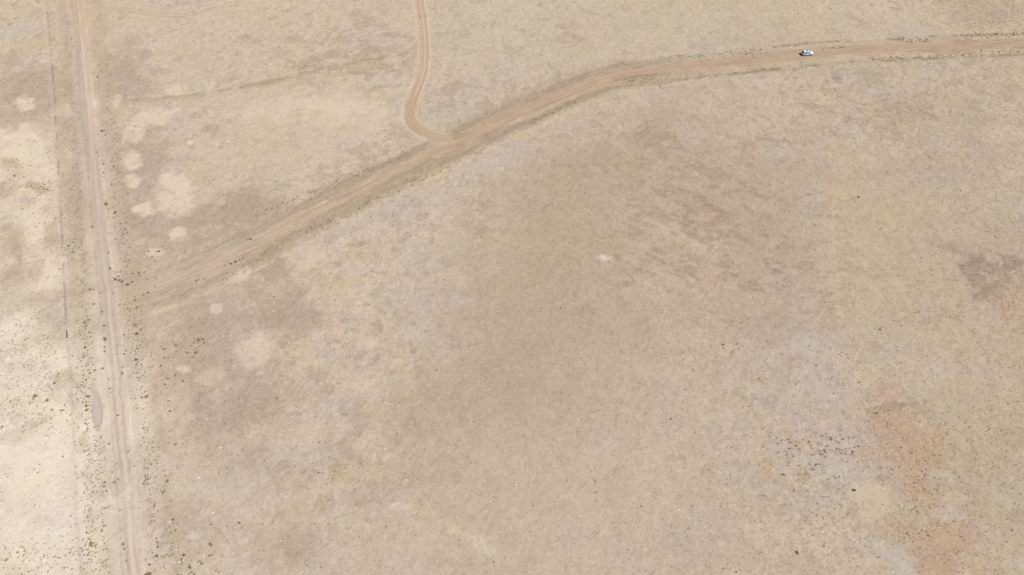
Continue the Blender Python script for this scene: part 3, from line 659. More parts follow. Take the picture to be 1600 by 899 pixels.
Z[idx] -= .05 * band(l, 0, .2, .25)
I = np.arange(nx * ny).reshape(ny, nx)
Q = np.stack([I[:-1, :-1], I[:-1, 1:], I[1:, 1:], I[1:, :-1]], -1).reshape(-1, 4)
me = mesh_np('ground', np.stack([X, Y, Z], 1), Q, smooth=True)
paint(me, albedo(FG, 1.0, (X, Y)))
link('ground', me, M_EARTH, kind='structure', label='dry buff prairie ground with patches of straw grass, sand and red soil')

def cover_at(x, y):
    i = np.clip(np.searchsorted(xs, x), 0, nx - 1); j = np.clip(np.searchsorted(ys, y), 0, ny - 1)
    return FG[j * nx + i]

def rm_at(x, y):
    i = np.clip(np.searchsorted(xs, x), 0, nx - 1); j = np.clip(np.searchsorted(ys, y), 0, ny - 1)
    return RM[j * nx + i]

# ------------------------------------------------------------------ dirt roads as crowned, rutted ribbons
def ribbon(name, path, half, ruts, label, lift=0.0, du=.35, ds=.5, trim=(0, 0), crown=.05):
    L = path.s[-1]
    S = np.arange(trim[0], L - trim[1], ds)
    U = np.arange(-half, half + du * .5, du)
    px = np.interp(S, path.s, path.p[:, 0]); py = np.interp(S, path.s, path.p[:, 1])
    tx = np.interp(S, path.s, path.t[:, 0]); ty = np.interp(S, path.s, path.t[:, 1])
    nrm = np.hypot(tx, ty); tx /= nrm; ty /= nrm
    # ragged edge
    ed = 1 + .22 * fbm(S, S * 0 + 3, 9, 4, 2)
    Ug = U[None, :] * np.where(np.abs(U) > half * .7, 1, 0)[None, :] * (ed[:, None] - 1) + U[None, :]
    X = px[:, None] + Ug * ty[:, None]; Y = py[:, None] - Ug * tx[:, None]
    X = X.ravel(); Y = Y.ravel(); Uf = Ug.ravel()
    F = field(X, Y)
    z = height(X, Y) + lift + .012 + crown * (1 - (Uf / half) ** 2) + .012 * fbm(X, Y, 1.2, 3, 1)
    for c, w, d in ruts:
        z -= d * np.exp(-((Uf - c) / w) ** 2)
    edge = np.abs(Uf) > half * .94
    z = np.where(edge, height(X, Y) - .09, z)
    n, m = len(S), len(U)
    I = np.arange(n * m).reshape(n, m)
    Q = np.stack([I[:-1, :-1], I[:-1, 1:], I[1:, 1:], I[1:, :-1]], -1).reshape(-1, 4)
    me = mesh_np(name, np.stack([X, Y, z], 1), Q[:, ::-1] if False else Q, smooth=True)
    paint(me, albedo(F, .8, (X, Y)))
    return link(name, me, M_ROAD, kind='structure', label=label)

def flip_up(o):
    me = o.data
    n = me.polygons[len(me.polygons) // 2].normal.z
    if n < 0:
        me.flip_normals()

flip_up(ribbon('dirt_road', pS, 2.4, [(-.82, .28, .018), (.82, .28, .018)], 'straight pale dirt road running down the left side', lift=0.0))
flip_up(ribbon('dirt_road', pD, 3.2, [(-.9, .3, .04), (.75, .3, .04), (-2.2, .3, .03), (1.9, .3, .03)], 'orange dirt road running diagonally to the upper right', lift=.006, trim=(3.2, 0)))
flip_up(ribbon('dirt_track', pU, 1.9, [(-.75, .3, .02), (.75, .3, .02)], 'narrow orange dirt track curving up from the diagonal road', lift=.003, du=.25, ds=.4, trim=(0, 3.0), crown=.03))
flip_up(ribbon('dirt_track', pL, 1.45, [(-.8, .25, .04), (.8, .25, .04)], 'faint pair of wheel ruts looping away from the straight road at the top', lift=.003, du=.25, ds=.4, trim=(3.5, 0), crown=.02))

# ------------------------------------------------------------------ puddle of settled mud water
th = np.linspace(0, 2 * math.pi, 72, endpoint=False)
Vp = [(PUD[0], PUD[1])]
for t in th:                                  # march outwards to the rim of the basin
    lo, hi = 0.0, 9.0
    for _ in range(24):
        r = (lo + hi) / 2
        if puddle_q(np.array([PUD[0] + r * math.cos(t)]), np.array([PUD[1] + r * math.sin(t)]))[0] < 1.02:
            lo = r
        else:
            hi = r
    Vp.append((PUD[0] + lo * math.cos(t), PUD[1] + lo * math.sin(t)))
Vp = np.array(Vp)
zp = float(height(np.array([PUD[0]]), np.array([PUD[1]]))[0]) - .13
me = mesh_np('puddle', np.column_stack([Vp, np.full(len(Vp), zp)]), F3=[(0, 1 + i, 1 + (i + 1) % 72) for i in range(72)])
link('puddle', me, simple('muddy_water', tuple(lin(np.array([201., 188., 177.])) * ALB), .6, spec=.12, var=.04), kind='structure', label='grey muddy puddle in the ditch beside the straight dirt road')

# ------------------------------------------------------------------ scattered plants and stones
def zat(x, y):
    x = np.atleast_1d(np.asarray(x, float)); y = np.atleast_1d(np.asarray(y, float))
    i = np.clip(np.searchsorted(xs, x), 0, nx - 1); j = np.clip(np.searchsorted(ys, y), 0, ny - 1)
    return Z[j * nx + i]

def in_view(n, margin=25):
    """random ground points over the stretch the photograph shows"""
    yy = 26 + (250 - 26) * np.sqrt(rng.random(n) * 1.0)
    depth = H * SP + yy * CP
    yy = 26 + 226 * rng.random(n)
    depth = H * SP + yy * CP
    half = depth * 800 / FPX + margin
    keep = rng.random(n) < half / half.max()
    yy, half = yy[keep], half[keep]
    return (rng.random(len(yy)) * 2 - 1) * half, yy

def off_road(x, y):
    return (rm_at(x, y) < .25) & (puddle_q(x, y) > 1.15)

def tufts(name, x, y, size, rgb, blades, lean, mat, label, wide=.35):
    n = len(x)
    z = zat(x, y) - .02
    a0 = rng.random((n, 1)) * 6.28
    ang = a0 + np.arange(blades)[None, :] * (6.283 / blades) + (rng.random((n, blades)) - .5) * .9
    r = size[:, None] * (.55 + .6 * rng.random((n, blades)))
    ln = lean * (.6 + .7 * rng.random((n, blades)))
    cx, sx = np.cos(ang), np.sin(ang)
    tipx = x[:, None] + cx * r * np.sin(ln); tipy = y[:, None] + sx * r * np.sin(ln); tipz = z[:, None] + r * np.cos(ln)
    w = wide * r
    b1x = x[:, None] - sx * w; b1y = y[:, None] + cx * w
    b2x = x[:, None] + sx * w; b2y = y[:, None] - cx * w
    zz = np.repeat(z[:, None], blades, 1)
    V = np.stack([np.stack([b1x, b1y, zz], -1), np.stack([b2x, b2y, zz], -1), np.stack([tipx, tipy, tipz], -1)], 2).reshape(-1, 3)
    me = mesh_np(name, V, F3=np.arange(len(V)).reshape(-1, 3))
    paint(me, np.repeat(rgb, blades * 3, 0))
    return link(name, me, mat, kind='stuff', label=label)

# straw bunch grass
x, y = in_view(420000)
F = cover_at(x, y)
k = (rng.random(len(x)) < F[:, 4] * .7) & off_road(x, y)
x, y, F = x[k], y[k], F[k]
look = F[:, :3] + np.array([5, 2, 0]) + (rng.random((len(x), 1)) - .5) * 38 * F[:, 6:7]
tufts('grass', x, y, .13 + .15 * rng.random(len(x)), np.clip(lin(look) * ALB * 1.12, .03, .5), 4, .95, M_GRASS, 'thin straw-coloured bunch grass scattered over the whole prairie')

# low dark weeds
x, y = in_view(230000)
F = cover_at(x, y)
clump = sstep(-.1, .8, fbm(x, y, 7, 4, 3))
k = (rng.random(len(x)) < np.clip(F[:, 3], 0, 1) ** 1.5 * (.2 + .8 * clump)) & off_road(x, y)
x, y, F = x[k], y[k], F[k]
mixg = rng.random((len(x), 1))
rgb = (np.array([.17, .155, .07]) * mixg + np.array([.17, .145, .11]) * (1 - mixg)) * (.75 + .8 * rng.random((len(x), 1)))
tufts('weeds', x, y, .12 + .2 * rng.random(len(x)) ** 2, rgb, 6, .85, M_WEED, 'low dark weeds and seedlings dotted between the grass', .45)

# ------------------------------------------------------------------ shrubs one can pick out
def zoom(ox, oy, pts):
    return [(ox + p[0] / 4.0, oy + p[1] / 4.0) + tuple(p[2:]) for p in pts]

SH = []
SH += zoom(0, 225, [(670,40),(620,80),(705,90),(715,143,1.5,'g'),(650,130),(648,182,1.2),(645,210,1.2),(558,210,1.2),(697,255),(455,40,1.1),(458,152),(650,318),(665,360),(667,382,1.3),(680,408),(722,433,1.1),(675,460,1.1),(715,462,.8),(758,498,.8),(578,518),(590,522),(680,557),(725,597,1.2),(770,565),(680,682,1.1),(605,715),(693,780,1.2),(715,840,1.2),(727,850,1.2),(740,830,1.2),(750,852,1.2),(765,860),(800,880,1.2),(830,865,1.1),(850,885),(455,655,1.2),(430,640),(470,640),(460,675,1.2),(380,440,1.6),(350,470),(375,490),(1190,160),(950,420),(805,308,.8),(890,495),(1020,470),(930,672),(985,673),(1000,673),(950,708),(1020,640),(965,735),(1025,830,1.1),(985,850,1.1),(970,890),(1140,845,1.1),(1120,800),(1240,850,1.1),(1275,845,1.1),(1230,857),(1110,700,.8),(1585,567,1.1),(1570,600,1.2),(1180,840,.8),(835,810),(870,805),(905,800),(880,830,.8),(920,850,.8),(975,840),(300,290,1.3),(280,285),(200,265),(95,205,1.2),(110,190),(1430,745,1.2),(1450,750,1.3),(1475,740,1.2),(1500,725),(1520,715),(1410,760)])
SH += zoom(0, 450, [(708,35),(625,35,1.1),(590,10),(565,10),(628,60),(628,102,1.1),(590,103),(612,128),(640,150),(655,215),(653,240),(660,320,1.2),(662,332,1.2),(655,372,1.1),(660,400),(845,78,1.1),(860,120,1.1),(900,42,1.2),(930,30),(750,103,1.1),(780,105),(800,130),(815,150,1.1),(812,175),(850,205,1.2),(848,235,1.2),(885,262),(862,290,1.2),(855,365),(860,380),(890,375),(775,295,1.2),(790,395),(780,415),(855,450,1.1),(858,480,1.1),(885,480),(880,510),(858,535,1.2),(770,500,1.1),(767,535,1.1),(1012,490,1.1),(935,515),(940,500,.8),(950,428,.9),(1025,385,1.2),(1040,380),(1055,440),(1035,435),(1100,360),(1105,400),(1160,400),(1175,408),(1215,345,1.1),(1245,325,1.2),(1270,325,1.1),(1262,312),(1240,345,1.1),(1278,345),(1235,400),(1225,405),(1215,435,.8),(1270,452,.9),(1052,570,1.2),(1098,548,1.1),(1032,605,1.1),(1145,585),(1065,770,1.1),(1055,708),(1405,712),(905,650),(915,680,1.1),(885,685),(850,692),(825,692),(840,750),(862,750),(740,795,1.1),(685,572),(690,632),(695,655,.8),(645,507,1.1),(600,520),(565,535),(545,575,1.2),(557,632,1.1),(535,665),(545,680),(557,682),(545,740,1.1),(543,765,2.1,'g'),(560,712),(572,772,1.1),(515,795,1.1),(535,850),(550,880),(370,540,1.2,'g'),(360,560,1.1),(345,600),(330,640),(300,705,1.2,'g'),(285,715),(400,765,1.3),(385,770),(405,730),(330,765),(20,870,1.8,'g'),(65,785,1.2),(150,870,1.2),(68,715),(225,680,1.2,'g'),(215,695),(250,690),(350,400,1.1),(345,412),(535,375),(555,205),(548,180),(550,225),(565,280),(570,310),(580,340),(585,380),(550,430),(525,440),(545,490,1.2),(555,480)])
SH += zoom(0, 675, [(800,123,1.1),(838,215),(685,73,1.1),(655,165,1.2),(635,40),(1055,30),(1100,78,1.1),(395,155,.9),(215,235,.9),(250,202,.8),(730,197,.9),(703,250),(740,295),(715,317,1.1),(652,340,1.1),(665,370,1.1),(655,315),(645,255),(895,325,1.1),(905,310),(940,290),(925,300),(1045,310),(1035,275),(1030,370),(1020,380),(1075,265),(1070,432),(1048,470,.9),(930,432),(970,440),(968,465),(868,475,1.2),(753,490,1.2),(685,465,.8),(545,630),(475,575,.9),(445,595,.9),(650,590),(640,620),(1090,548,1.1),(1100,615,1.1),(1320,580,1.1),(1420,590),(1495,570),(985,690),(985,720,1.1),(975,665),(770,705,1.1),(778,732,1.1),(870,737),(790,805,1.3),(575,700,1.7,'g'),(570,715,1.2),(600,705,1.1),(550,770,1.4),(545,780),(558,795),(115,753),(45,800,1.2),(150,775),(405,850),(295,770),(300,790),(985,775,1.3),(978,770),(1010,775),(1045,765),(1030,775),(1060,775),(1080,768),(1150,773,1.2),(1135,800),(1315,700,1.3,'g'),(1320,712,1.2),(1310,775,1.2),(1325,770,1.1),(1250,805,1.3,'g'),(1260,825,1.2),(1240,815),(935,830,1.1),(915,800),(1190,850,1.3,'g'),(1200,875,1.2),(1215,890,1.2),(1185,885),(930,890,1.3,'g'),(905,890,1.2),(945,890,1.1),(1370,875),(1350,870),(600,860),(580,870),(540,885),(530,860),(180,875),(25,855),(235,850),(320,850)])
SH += zoom(0, 0, [(440,157),(447,245,1.1),(462,290),(447,335,1.2),(503,312,.8),(553,310,1.1),(575,320),(615,485,1.2),(585,460),(655,820,1.1),(640,820,1.1),(660,845,1.1),(680,455),(265,190),(140,605),(175,625),(180,648),(370,690,1.1),(215,880),(175,880),(500,735,.8),(845,790,1.1),(838,825),(430,825,.8)])
LONE = zoom(400, 450, [(1132,515,1.2),(135,690,1.1)]) + zoom(400, 675, [(365,237,1.1),(397,255,1.1),(1487,815,.9)]) \
     + zoom(1200, 675, [(530,125,1.1),(540,97,1.1),(540,368,1.2),(683,562,1.2),(718,455,1.1),(185,757,1.1),(1205,655,1.2),(305,203,1.0),(100,270,1.0)]) \
     + zoom(800, 450, [(1320,360,1.0),(1322,378,1.0),(1450,345,1.1),(990,822,1.0)]) + zoom(1200, 225, [(568,333,1.1),(1372,548,1.2)]) + zoom(1200, 450, [(700,262,1.2),(472,775,1.1)])
LONE_LABEL = [
    'lone dark shrub by itself in the open plain below the middle of the picture', 'small dark shrub below the round pale bare patch',
    'left shrub of a close pair on the yellowish grass below the grey gravel', 'right shrub of a close pair on the yellowish grass below the grey gravel', 'small dark shrub at the bottom edge near the pale streak',
    'lower of two dark shrubs on the lilac gravel beside the red soil', 'upper of two dark shrubs on the lilac gravel beside the red soil', 'dark shrub at the upper left rim of the yellowish bare patch',
    'green shrub at the bottom rim of the yellowish bare patch', 'small dark shrub inside the yellowish bare patch', 'dark shrub alone on the pale ground left of the lilac gravel, near the bottom',
    'dark shrub on the red soil near the lower right corner', 'dark shrub amid the lilac gravel below the golden grass patch', 'dark shrub on the left edge of the lilac gravel field',
    'upper of two touching shrubs at the left of the grey gravel spot', 'lower of two touching shrubs at the left of the grey gravel spot', 'dark shrub at the right of the grey gravel spot', 'small dark shrub alone in the plain above the lower red spots',
    'tiny dark shrub beside the tan strip of coarse grass, high on the right', 'tiny dark shrub alone in the olive plain above the purple streaks', 'dark shrub alone in the olive plain right of the tan strip', 'dark shrub on the lilac gravel left of the tan strip']

def shrub_mesh(seed, tall=1.0):
    """twiggy cushion of small leaves on a few stems, one metre across"""
    r = random.Random(seed)
    V, F, C = [], [], []
    def tri(a, b, c, col):
        i = len(V); V.extend([a, b, c]); F.append((i, i + 1, i + 2)); C.extend([col] * 3)
    lobes = [(r.uniform(-.22, .22), r.uniform(-.22, .22), r.uniform(.22, .36) * tall, r.uniform(.2, .34)) for _ in range(5)]
    for lx, ly, lz, lr in lobes:
        b = Vector((lx * .15, ly * .15, -.03)); t = Vector((lx, ly, lz))     # stem
        for s in (Vector((.025, 0, 0)), Vector((0, .025, 0))):
            tri(b - s, b + s, t, .55)
        for _ in range(30):
            d = Vector((r.gauss(0, 1), r.gauss(0, 1), r.gauss(0.25, .8))).normalized()
            c = Vector((lx, ly, lz)) + d * lr * r.uniform(.55, 1.08)
            if c.z < .02:
                c.z = r.uniform(.02, .12)
            u = d.cross(Vector((r.uniform(-1, 1), r.uniform(-1, 1), r.uniform(-1, 1)))).normalized()
            w = (d * .5 + Vector((r.uniform(-1, 1), r.uniform(-1, 1), r.uniform(0, 1)))).normalized()
            s = r.uniform(.05, .10)
            tri(c - u * s, c + u * s, c + w * s * 1.9, r.uniform(.7, 1.35))
    return np.array(V), np.array(F), np.array(C)

COLS = {'d': [(.20, .18, .088), (.22, .19, .105), (.18, .165, .10)], 'g': [(.20, .19, .05), (.18, .18, .05)]}
SHM = {}
for kind, cl in COLS.items():
    SHM[kind] = []
    for i in range(5 if kind == 'd' else 3):
        V, F, C = shrub_mesh(40 + i + (20 if kind == 'g' else 0), 1.0 + .12 * i)
        me = mesh_np('shrub', V, F3=F)
        paint(me, np.array(cl[i % len(cl)])[None, :] * C[:, None])
        me.materials.append(M_WEED)
        SHM[kind].append(me)

def px_of_path(path_px, y):
    p = np.array(path_px)
    return float(np.interp(y, p[:, 1], p[:, 0]))
LINE_PX = [(72, 0), (80, 90), (87, 200), (95, 330), (100, 450), (104, 525), (110, 600), (114, 680), (117, 760), (126, 899)]
ROAD_PX = [(121, 0), (131, 100), (145, 232), (156, 345), (168, 455), (178, 552), (190, 675), (200, 790), (209, 899)]
DIAG_PX = [(172, 462), (240, 447), (330, 411), (412, 372), (450, 352)]

def shrub_zone(px, py):
    xl, xr = px_of_path(LINE_PX, py), px_of_path(ROAD_PX, py)
    row = 'at the top' if py < 215 else 'above the junction' if py < 420 else 'beside the junction' if py < 500 else 'below the junction' if py < 612 else 'near the puddle' if py < 690 else 'lower down' if py < 800 else 'near the bottom edge'
    if px < xl - 2:
        return ('small dark shrub on pale sand left of the thin dark line, ' + row, 'shrubs on the pale sand ' + row)
    if px < xr:
        return ('small dark shrub between the thin dark line and the straight road, ' + row, 'shrubs left of the straight road ' + row)
    if px > 172 and py > 360 and py < 475:
        yd = np.interp(px, [p[0] for p in DIAG_PX], [p[1] for p in DIAG_PX])
        if abs(py - yd) < 30 and px > 205:
            return ('small dark shrub on the upper verge of the diagonal road, left end', 'shrubs on the upper verge of the diagonal road') if py < yd else ('small dark shrub on the lower verge of the diagonal road, left end', 'shrubs on the lower verge of the diagonal road')
        if px <= 205 and abs(py - 440) < 24:
            return ('small dark shrub in the clump in the corner of the road junction', 'shrubs in the junction corner')
    if px < xr + 52:
        return ('small dark shrub on the right verge of the straight road, ' + row, 'shrubs right of the straight road ' + row)
    return ('small dark shrub in the field right of the straight road verge, ' + row, 'shrubs in the field right of the straight road ' + row)

SPECIAL = {
    (0 + 715 / 4, 225 + 143 / 4): 'bright green shrub on the yellowish right verge of the straight road above the junction',
    (543 / 4, 450 + 765 / 4): 'largest bright green shrub, on the left bank of the grey puddle',
    (20 / 4, 450 + 870 / 4): 'bright yellow-green shrub at the left edge of the photo below the puddle',
    (380 / 4, 225 + 440 / 4): 'large dark shrub growing on the thin dark line above the road junction',
    (575 / 4, 675 + 700 / 4): 'large yellow-green shrub left of the straight road near the bottom',
}

def put_shrub(px, py, size, kind, label, group, i):
    x, y = at(px, py)
    me = SHM[kind][i % len(SHM[kind])]
    o = bpy.data.objects.new('shrub', me)
    COL.objects.link(o)
    s = size * (.72 if group is None and kind == 'd' else 1) * min(.95, max(.32, math.exp(random.gauss(-.66, .32))))
    o.location = (x, y, float(zat(x, y)[0]) - .02)
    o.rotation_euler = (0, 0, random.uniform(0, 6.28))
    o.scale = (s * random.uniform(.9, 1.15), s * random.uniform(.9, 1.15), s * random.uniform(.85, 1.1))
    o['label'] = label
    o['category'] = 'shrub'
    if group:
        o['group'] = group

allsh = [(p[0], p[1], p[2] if len(p) > 2 else .95, p[3] if len(p) > 3 else 'd') for p in SH]
allsh = sorted(allsh, key=lambda p: -p[2])
NMAX = 298 - len(LONE)
near, rest = allsh[:NMAX], allsh[NMAX:]
for i, (px, py, s, kd) in enumerate(near):
    lab = None
    for kx, v in SPECIAL.items():
        if abs(kx[0] - px) < .01 and abs(kx[1] - py) < .01:
            lab = v
    if lab:
        put_shrub(px, py, s, kd, lab, None, i)
    else:
        lb, gp = shrub_zone(px, py)
        if kd == 'g':
            lb = lb.replace('small dark', 'yellow-green'); gp = 'yellow-green ' + gp
        put_shrub(px, py, s, kd, lb, gp, i)
for i, p in enumerate(LONE):
    put_shrub(p[0], p[1], p[2], 'd', LONE_LABEL[i], None, i)

# every further little shrub: one mass
def scatter_shrubs(name, pts, label):
    Vs, Fs, Cs, o = [], [], [], 0
    base = [shrub_mesh(70 + i) for i in range(3)]
    for i, (x, y, s) in enumerate(pts):
        V, F, C = base[i % 3]
        pick = rng.random(len(F)) < .45
        Fk = F[pick]
        V = V[Fk.ravel()]; C = C[Fk.ravel()]
        a = rng.random() * 6.28
        ca, sa = math.cos(a), math.sin(a)
        W = np.stack([x + s * (V[:, 0] * ca - V[:, 1] * sa), y + s * (V[:, 0] * sa + V[:, 1] * ca), zat(x, y)[0] + s * V[:, 2]], 1)
        Vs.append(W); Cs.append(np.array(COLS['d'][i % 3])[None, :] * C[:, None] * (.9 + .55 * rng.random()))
        Fs.append(np.arange(len(W)).reshape(-1, 3) + o); o += len(W)
    me = mesh_np(name, np.concatenate(Vs), F3=np.concatenate(Fs))
    paint(me, np.concatenate(Cs))
    link(name, me, M_WEED, kind='stuff', label=label)

pts = [(*at(px, py), .55) for px, py, s, kd in rest]
# more of them where the photograph shows them thick: verges, the junction, the sandy left, the lilac gravel
def cloud(px, py, rx, ry, n, s=.42):
    for _ in range(n):
        a, b = random.gauss(0, .55), random.gauss(0, .55)
        x, y = at(px + rx * a, py + ry * b)
        if off_road(np.array([x]), np.array([y]))[0]:
            pts.append((x, y, s * random.uniform(.6, 1.3)))
for a in [(40, 300, 60, 60, 60), (60, 410, 60, 60, 70), (50, 540, 70, 60, 220, .36), (50, 640, 70, 50, 170, .38), (130, 520, 12, 80, 80), (130, 610, 14, 60, 80), (140, 740, 16, 90, 170, .38), (140, 860, 30, 50, 110), (60, 870, 70, 30, 110, .4), (230, 800, 20, 100, 70, .36), (300, 650, 60, 60, 70, .32),
          (210, 500, 14, 60, 40), (215, 580, 10, 50, 30), (225, 690, 30, 80, 50, .38), (240, 770, 16, 60, 30), (270, 860, 60, 50, 50, .4), (280, 550, 60, 60, 55, .38), (330, 570, 80, 70, 70, .32), (200, 435, 20, 16, 14), (250, 440, 60, 14, 40), (330, 415, 50, 20, 30), (365, 408, 18, 8, 18),
          (180, 300, 10, 110, 30), (195, 390, 12, 50, 25), (115, 350, 14, 50, 30), (25, 260, 30, 20, 20), (60, 295, 24, 8, 16), (115, 390, 10, 8, 8),
          (420, 340, 70, 20, 25, .4), (1300, 700, 40, 24, 70, .4), (1230, 700, 30, 30, 40, .4), (1300, 780, 60, 50, 60, .34), (1330, 600, 30, 80, 50, .32), (1150, 545, 20, 8, 10, .4), (1540, 30, 60, 24, 45, .36), (1320, 130, 50, 20, 30, .32), (1400, 180, 60, 30, 40, .3),
          (500, 550, 50, 40, 40, .34), (500, 730, 60, 30, 50, .36), (490, 100, 40, 10, 25, .32), (580, 90, 40, 14, 25, .32), (740, 165, 40, 20, 25, .32), (930, 740, 60, 30, 14, .34), (1450, 760, 60, 60, 30, .34)]:
    cloud(*a)
# lines of plants on the road verges
for (x0, y0, x1, y1, n, s) in [(960, 128, 1100, 114, 50, .34), (1100, 116, 1250, 104, 30, .32), (1360, 92, 1420, 90, 26, .42), (1430, 90, 1600, 79, 60, .40), (940, 102, 1100, 88, 40, .34), (1100, 88, 1200, 82, 40, .34), (1400, 66, 1460, 63, 26, .40), (1500, 58, 1600, 54, 50, .42), (1285, 76, 1320, 73, 20, .36),
                               (490, 302, 590, 262, 46, .38), (600, 258, 640, 240, 14, .34), (400, 340, 490, 300, 30, .36), (430, 380, 560, 328, 50, .34), (560, 326, 690, 268, 50, .34), (690, 265, 760, 235, 24, .34), (820, 196, 900, 160, 34, .34), (850, 150, 960, 108, 26, .30), (350, 440, 430, 385, 30, .34),
                               (155, 60, 185, 250, 40, .32), (185, 250, 215, 560, 70, .34), (215, 560, 246, 899, 60, .34), (108, 60, 124, 300, 40, .32), (126, 300, 138, 560, 60, .34), (142, 560, 168, 899, 60, .34)]:
    for _ in range(int(n * 1.7)):
        t = random.random()
        x, y = at(x0 + (x1 - x0) * t + random.gauss(0, 4), y0 + (y1 - y0) * t + random.gauss(0, 2.2))
        pts.append((x, y, s * 1.15 * random.uniform(.5, 1.35)))
scatter_shrubs('small_shrubs', pts, 'countless tiny dark shrubs thick along the road verges and the sandy left')

# ------------------------------------------------------------------ pale stones
def stone_mesh(seed):
    r = random.Random(seed)
    import bmesh
    bm = bmesh.new()
    bmesh.ops.create_icosphere(bm, subdivisions=1, radius=.5)
    for v in bm.verts:
        v.co *= r.uniform(.72, 1.2)
        v.co.z *= .62
        v.co.x *= 1.2
    me = bpy.data.meshes.new('stone')
    bm.to_mesh(me); bm.free()
    return me
M_STONE = simple('white_stone', (.58, .54, .48), .9, var=.15)
STM = [stone_mesh(i) for i in range(5)]
for m_ in STM:
    m_.materials.append(M_STONE)
ST = zoom(0, 675, [(1335,500),(1328,507),(1100,710),(1100,735),(1090,815),(1118,815),(1275,770),(1245,285),(1230,290),(1380,100),(1515,830),(1575,325),(1055,560),(1260,500)]) \
   + zoom(400, 675, [(160,630),(705,620),(150,680),(65,720),(780,405),(805,110),(937,300),(1247,58),(1465,437),(135,887)]) \
   + zoom(800, 450, [(1180,488),(1432,640),(470,487),(950,425),(757,353),(370,97),(1357,848),(1365,858),(415,828),(845,50)]) \
   + zoom(1200, 450, [(217,477),(140,575),(190,850),(135,713),(828,168),(757,73),(302,635),(60,548)]) \
   + zoom(1200, 675, [(725,357),(780,470),(30,393),(555,688),(1268,323),(1435,480),(215,245),(780,875),(340,625),(1185,375),(1030,845)]) \
   + zoom(800, 675, [(960,38),(1280,132),(280,250),(178,240),(25,330),(1350,375),(1045,488),(830,733)]) \
   + zoom(400, 450, [(120,652),(328,655),(240,350),(205,345),(828,467),(1460,635),(930,90)]) + zoom(1200, 225, [(372,178),(320,670),(565,712)])
def stone_zone(px, py):
    if px < 420:
        return 'white stone among the small shrubs right of the straight road', 'white stones in the lower left field'
    if px < 560:
        return 'white stone on the mottled grey and straw ground left of the middle', 'white stones on the mottled ground'
    if px < 800:
        return ('white stone in the plain around the pale streak, lower middle', 'white stones round the pale streak') if py > 660 else ('white stone in the plain at the middle, left of centre', 'white stones in the middle plain')
    if px < 1080:
        return ('white stone in the smooth plain at the bottom, right of centre', 'white stones in the bottom plain') if py > 670 else ('white stone in the smooth brown plain below the white gravel spot', 'white stones in the brown plain')
    if py > 670:
        return ('white stone on the gravel left of the yellowish bare patch', 'white stones on the lilac gravel') if px < 1350 else ('white stone on or beside the red soil at lower right', 'white stones by the red soil')
    return ('white stone on the plain right of the tan strip', 'white stones right of the tan strip') if px > 1360 else ('white stone on the pinkish ground left of the tan strip', 'white stones left of the tan strip')
for i, (px, py) in enumerate(ST):
    x, y = at(px, py)
    o = bpy.data.objects.new('stone', STM[i % 5])
    COL.objects.link(o)
    s = random.uniform(.16, .30)
    o.location = (x, y, float(zat(x, y)[0]) + .1 * s)
    o.rotation_euler = (random.uniform(-.2, .2), random.uniform(-.2, .2), random.uniform(0, 6.28))
    o.scale = (s, s, s)
    lb, gp = stone_zone(px, py)
    o['label'], o['category'], o['group'] = lb, 'stone', gp

# loose pale stones too many to count
x, y = in_view(60000)
F = cover_at(x, y)
k = (rng.random(len(x)) < np.clip(F[:, 5], 0, 1) ** 1.3 * .9) & off_road(x, y)
x, y = x[k], y[k]
ico = np.array([(0, 0, 1), (1, 0, 0), (0, 1, 0), (-1, 0, 0), (0, -1, 0), (0, 0, -.4)])
icf = np.array([(0, 1, 2), (0, 2, 3), (0, 3, 4), (0, 4, 1), (5, 2, 1), (5, 3, 2), (5, 4, 3), (5, 1, 4)])
n = len(x)
s = .05 + .12 * rng.random(n) ** 2.5
V = ico[None] * s[:, None, None] * (.7 + .6 * rng.random((n, 6, 1)))
V[:, :, 2] *= .6
V = V + np.stack([x, y, zat(x, y) + .03], 1)[:, None, :]
me = mesh_np('gravel', V.reshape(-1, 3), F3=(icf[None] + 6 * np.arange(n)[:, None, None]).reshape(-1, 3))
tone = rng.random((n, 1))
paint(me, np.repeat(np.array([.52, .47, .38]) * tone + np.array([.44, .36, .22]) * (1 - tone), 6, 0))
link('gravel', me, M_GRASS, kind='stuff', label='loose pale stones and bleached straw flecks strewn over the ground')

# ------------------------------------------------------------------ dark jagged branch at the end of the trail
def tube(pts, radii, sides=7):
    V, F = [], []
    for i, p in enumerate(pts):
        p = Vector(p)
        d = (Vector(pts[min(i + 1, len(pts) - 1)]) - Vector(pts[max(i - 1, 0)])).normalized()
        u = d.cross(Vector((0, 0, 1))).normalized(); w = u.cross(d)
        for k in range(sides):
            a = 2 * math.pi * k / sides
            V.append(p + (u * math.cos(a) + w * math.sin(a)) * radii[i])
    for i in range(len(pts) - 1):
        for k in range(sides):
            a, b = i * sides + k, i * sides + (k + 1) % sides
            F.append((a, b, b + sides, a + sides))
    V.append(Vector(pts[0])); V.append(Vector(pts[-1]))
    q = len(V)
    for k in range(sides):
        F.append((q - 2, (k + 1) % sides, k))
        F.append((q - 1, (len(pts) - 1) * sides + k, (len(pts) - 1) * sides + (k + 1) % sides))
    return V, F

def mesh_py(name, V, F):
    me = bpy.data.meshes.new(name)
    me.from_pydata([tuple(v) for v in V], [], F)
    me.update()
    return me

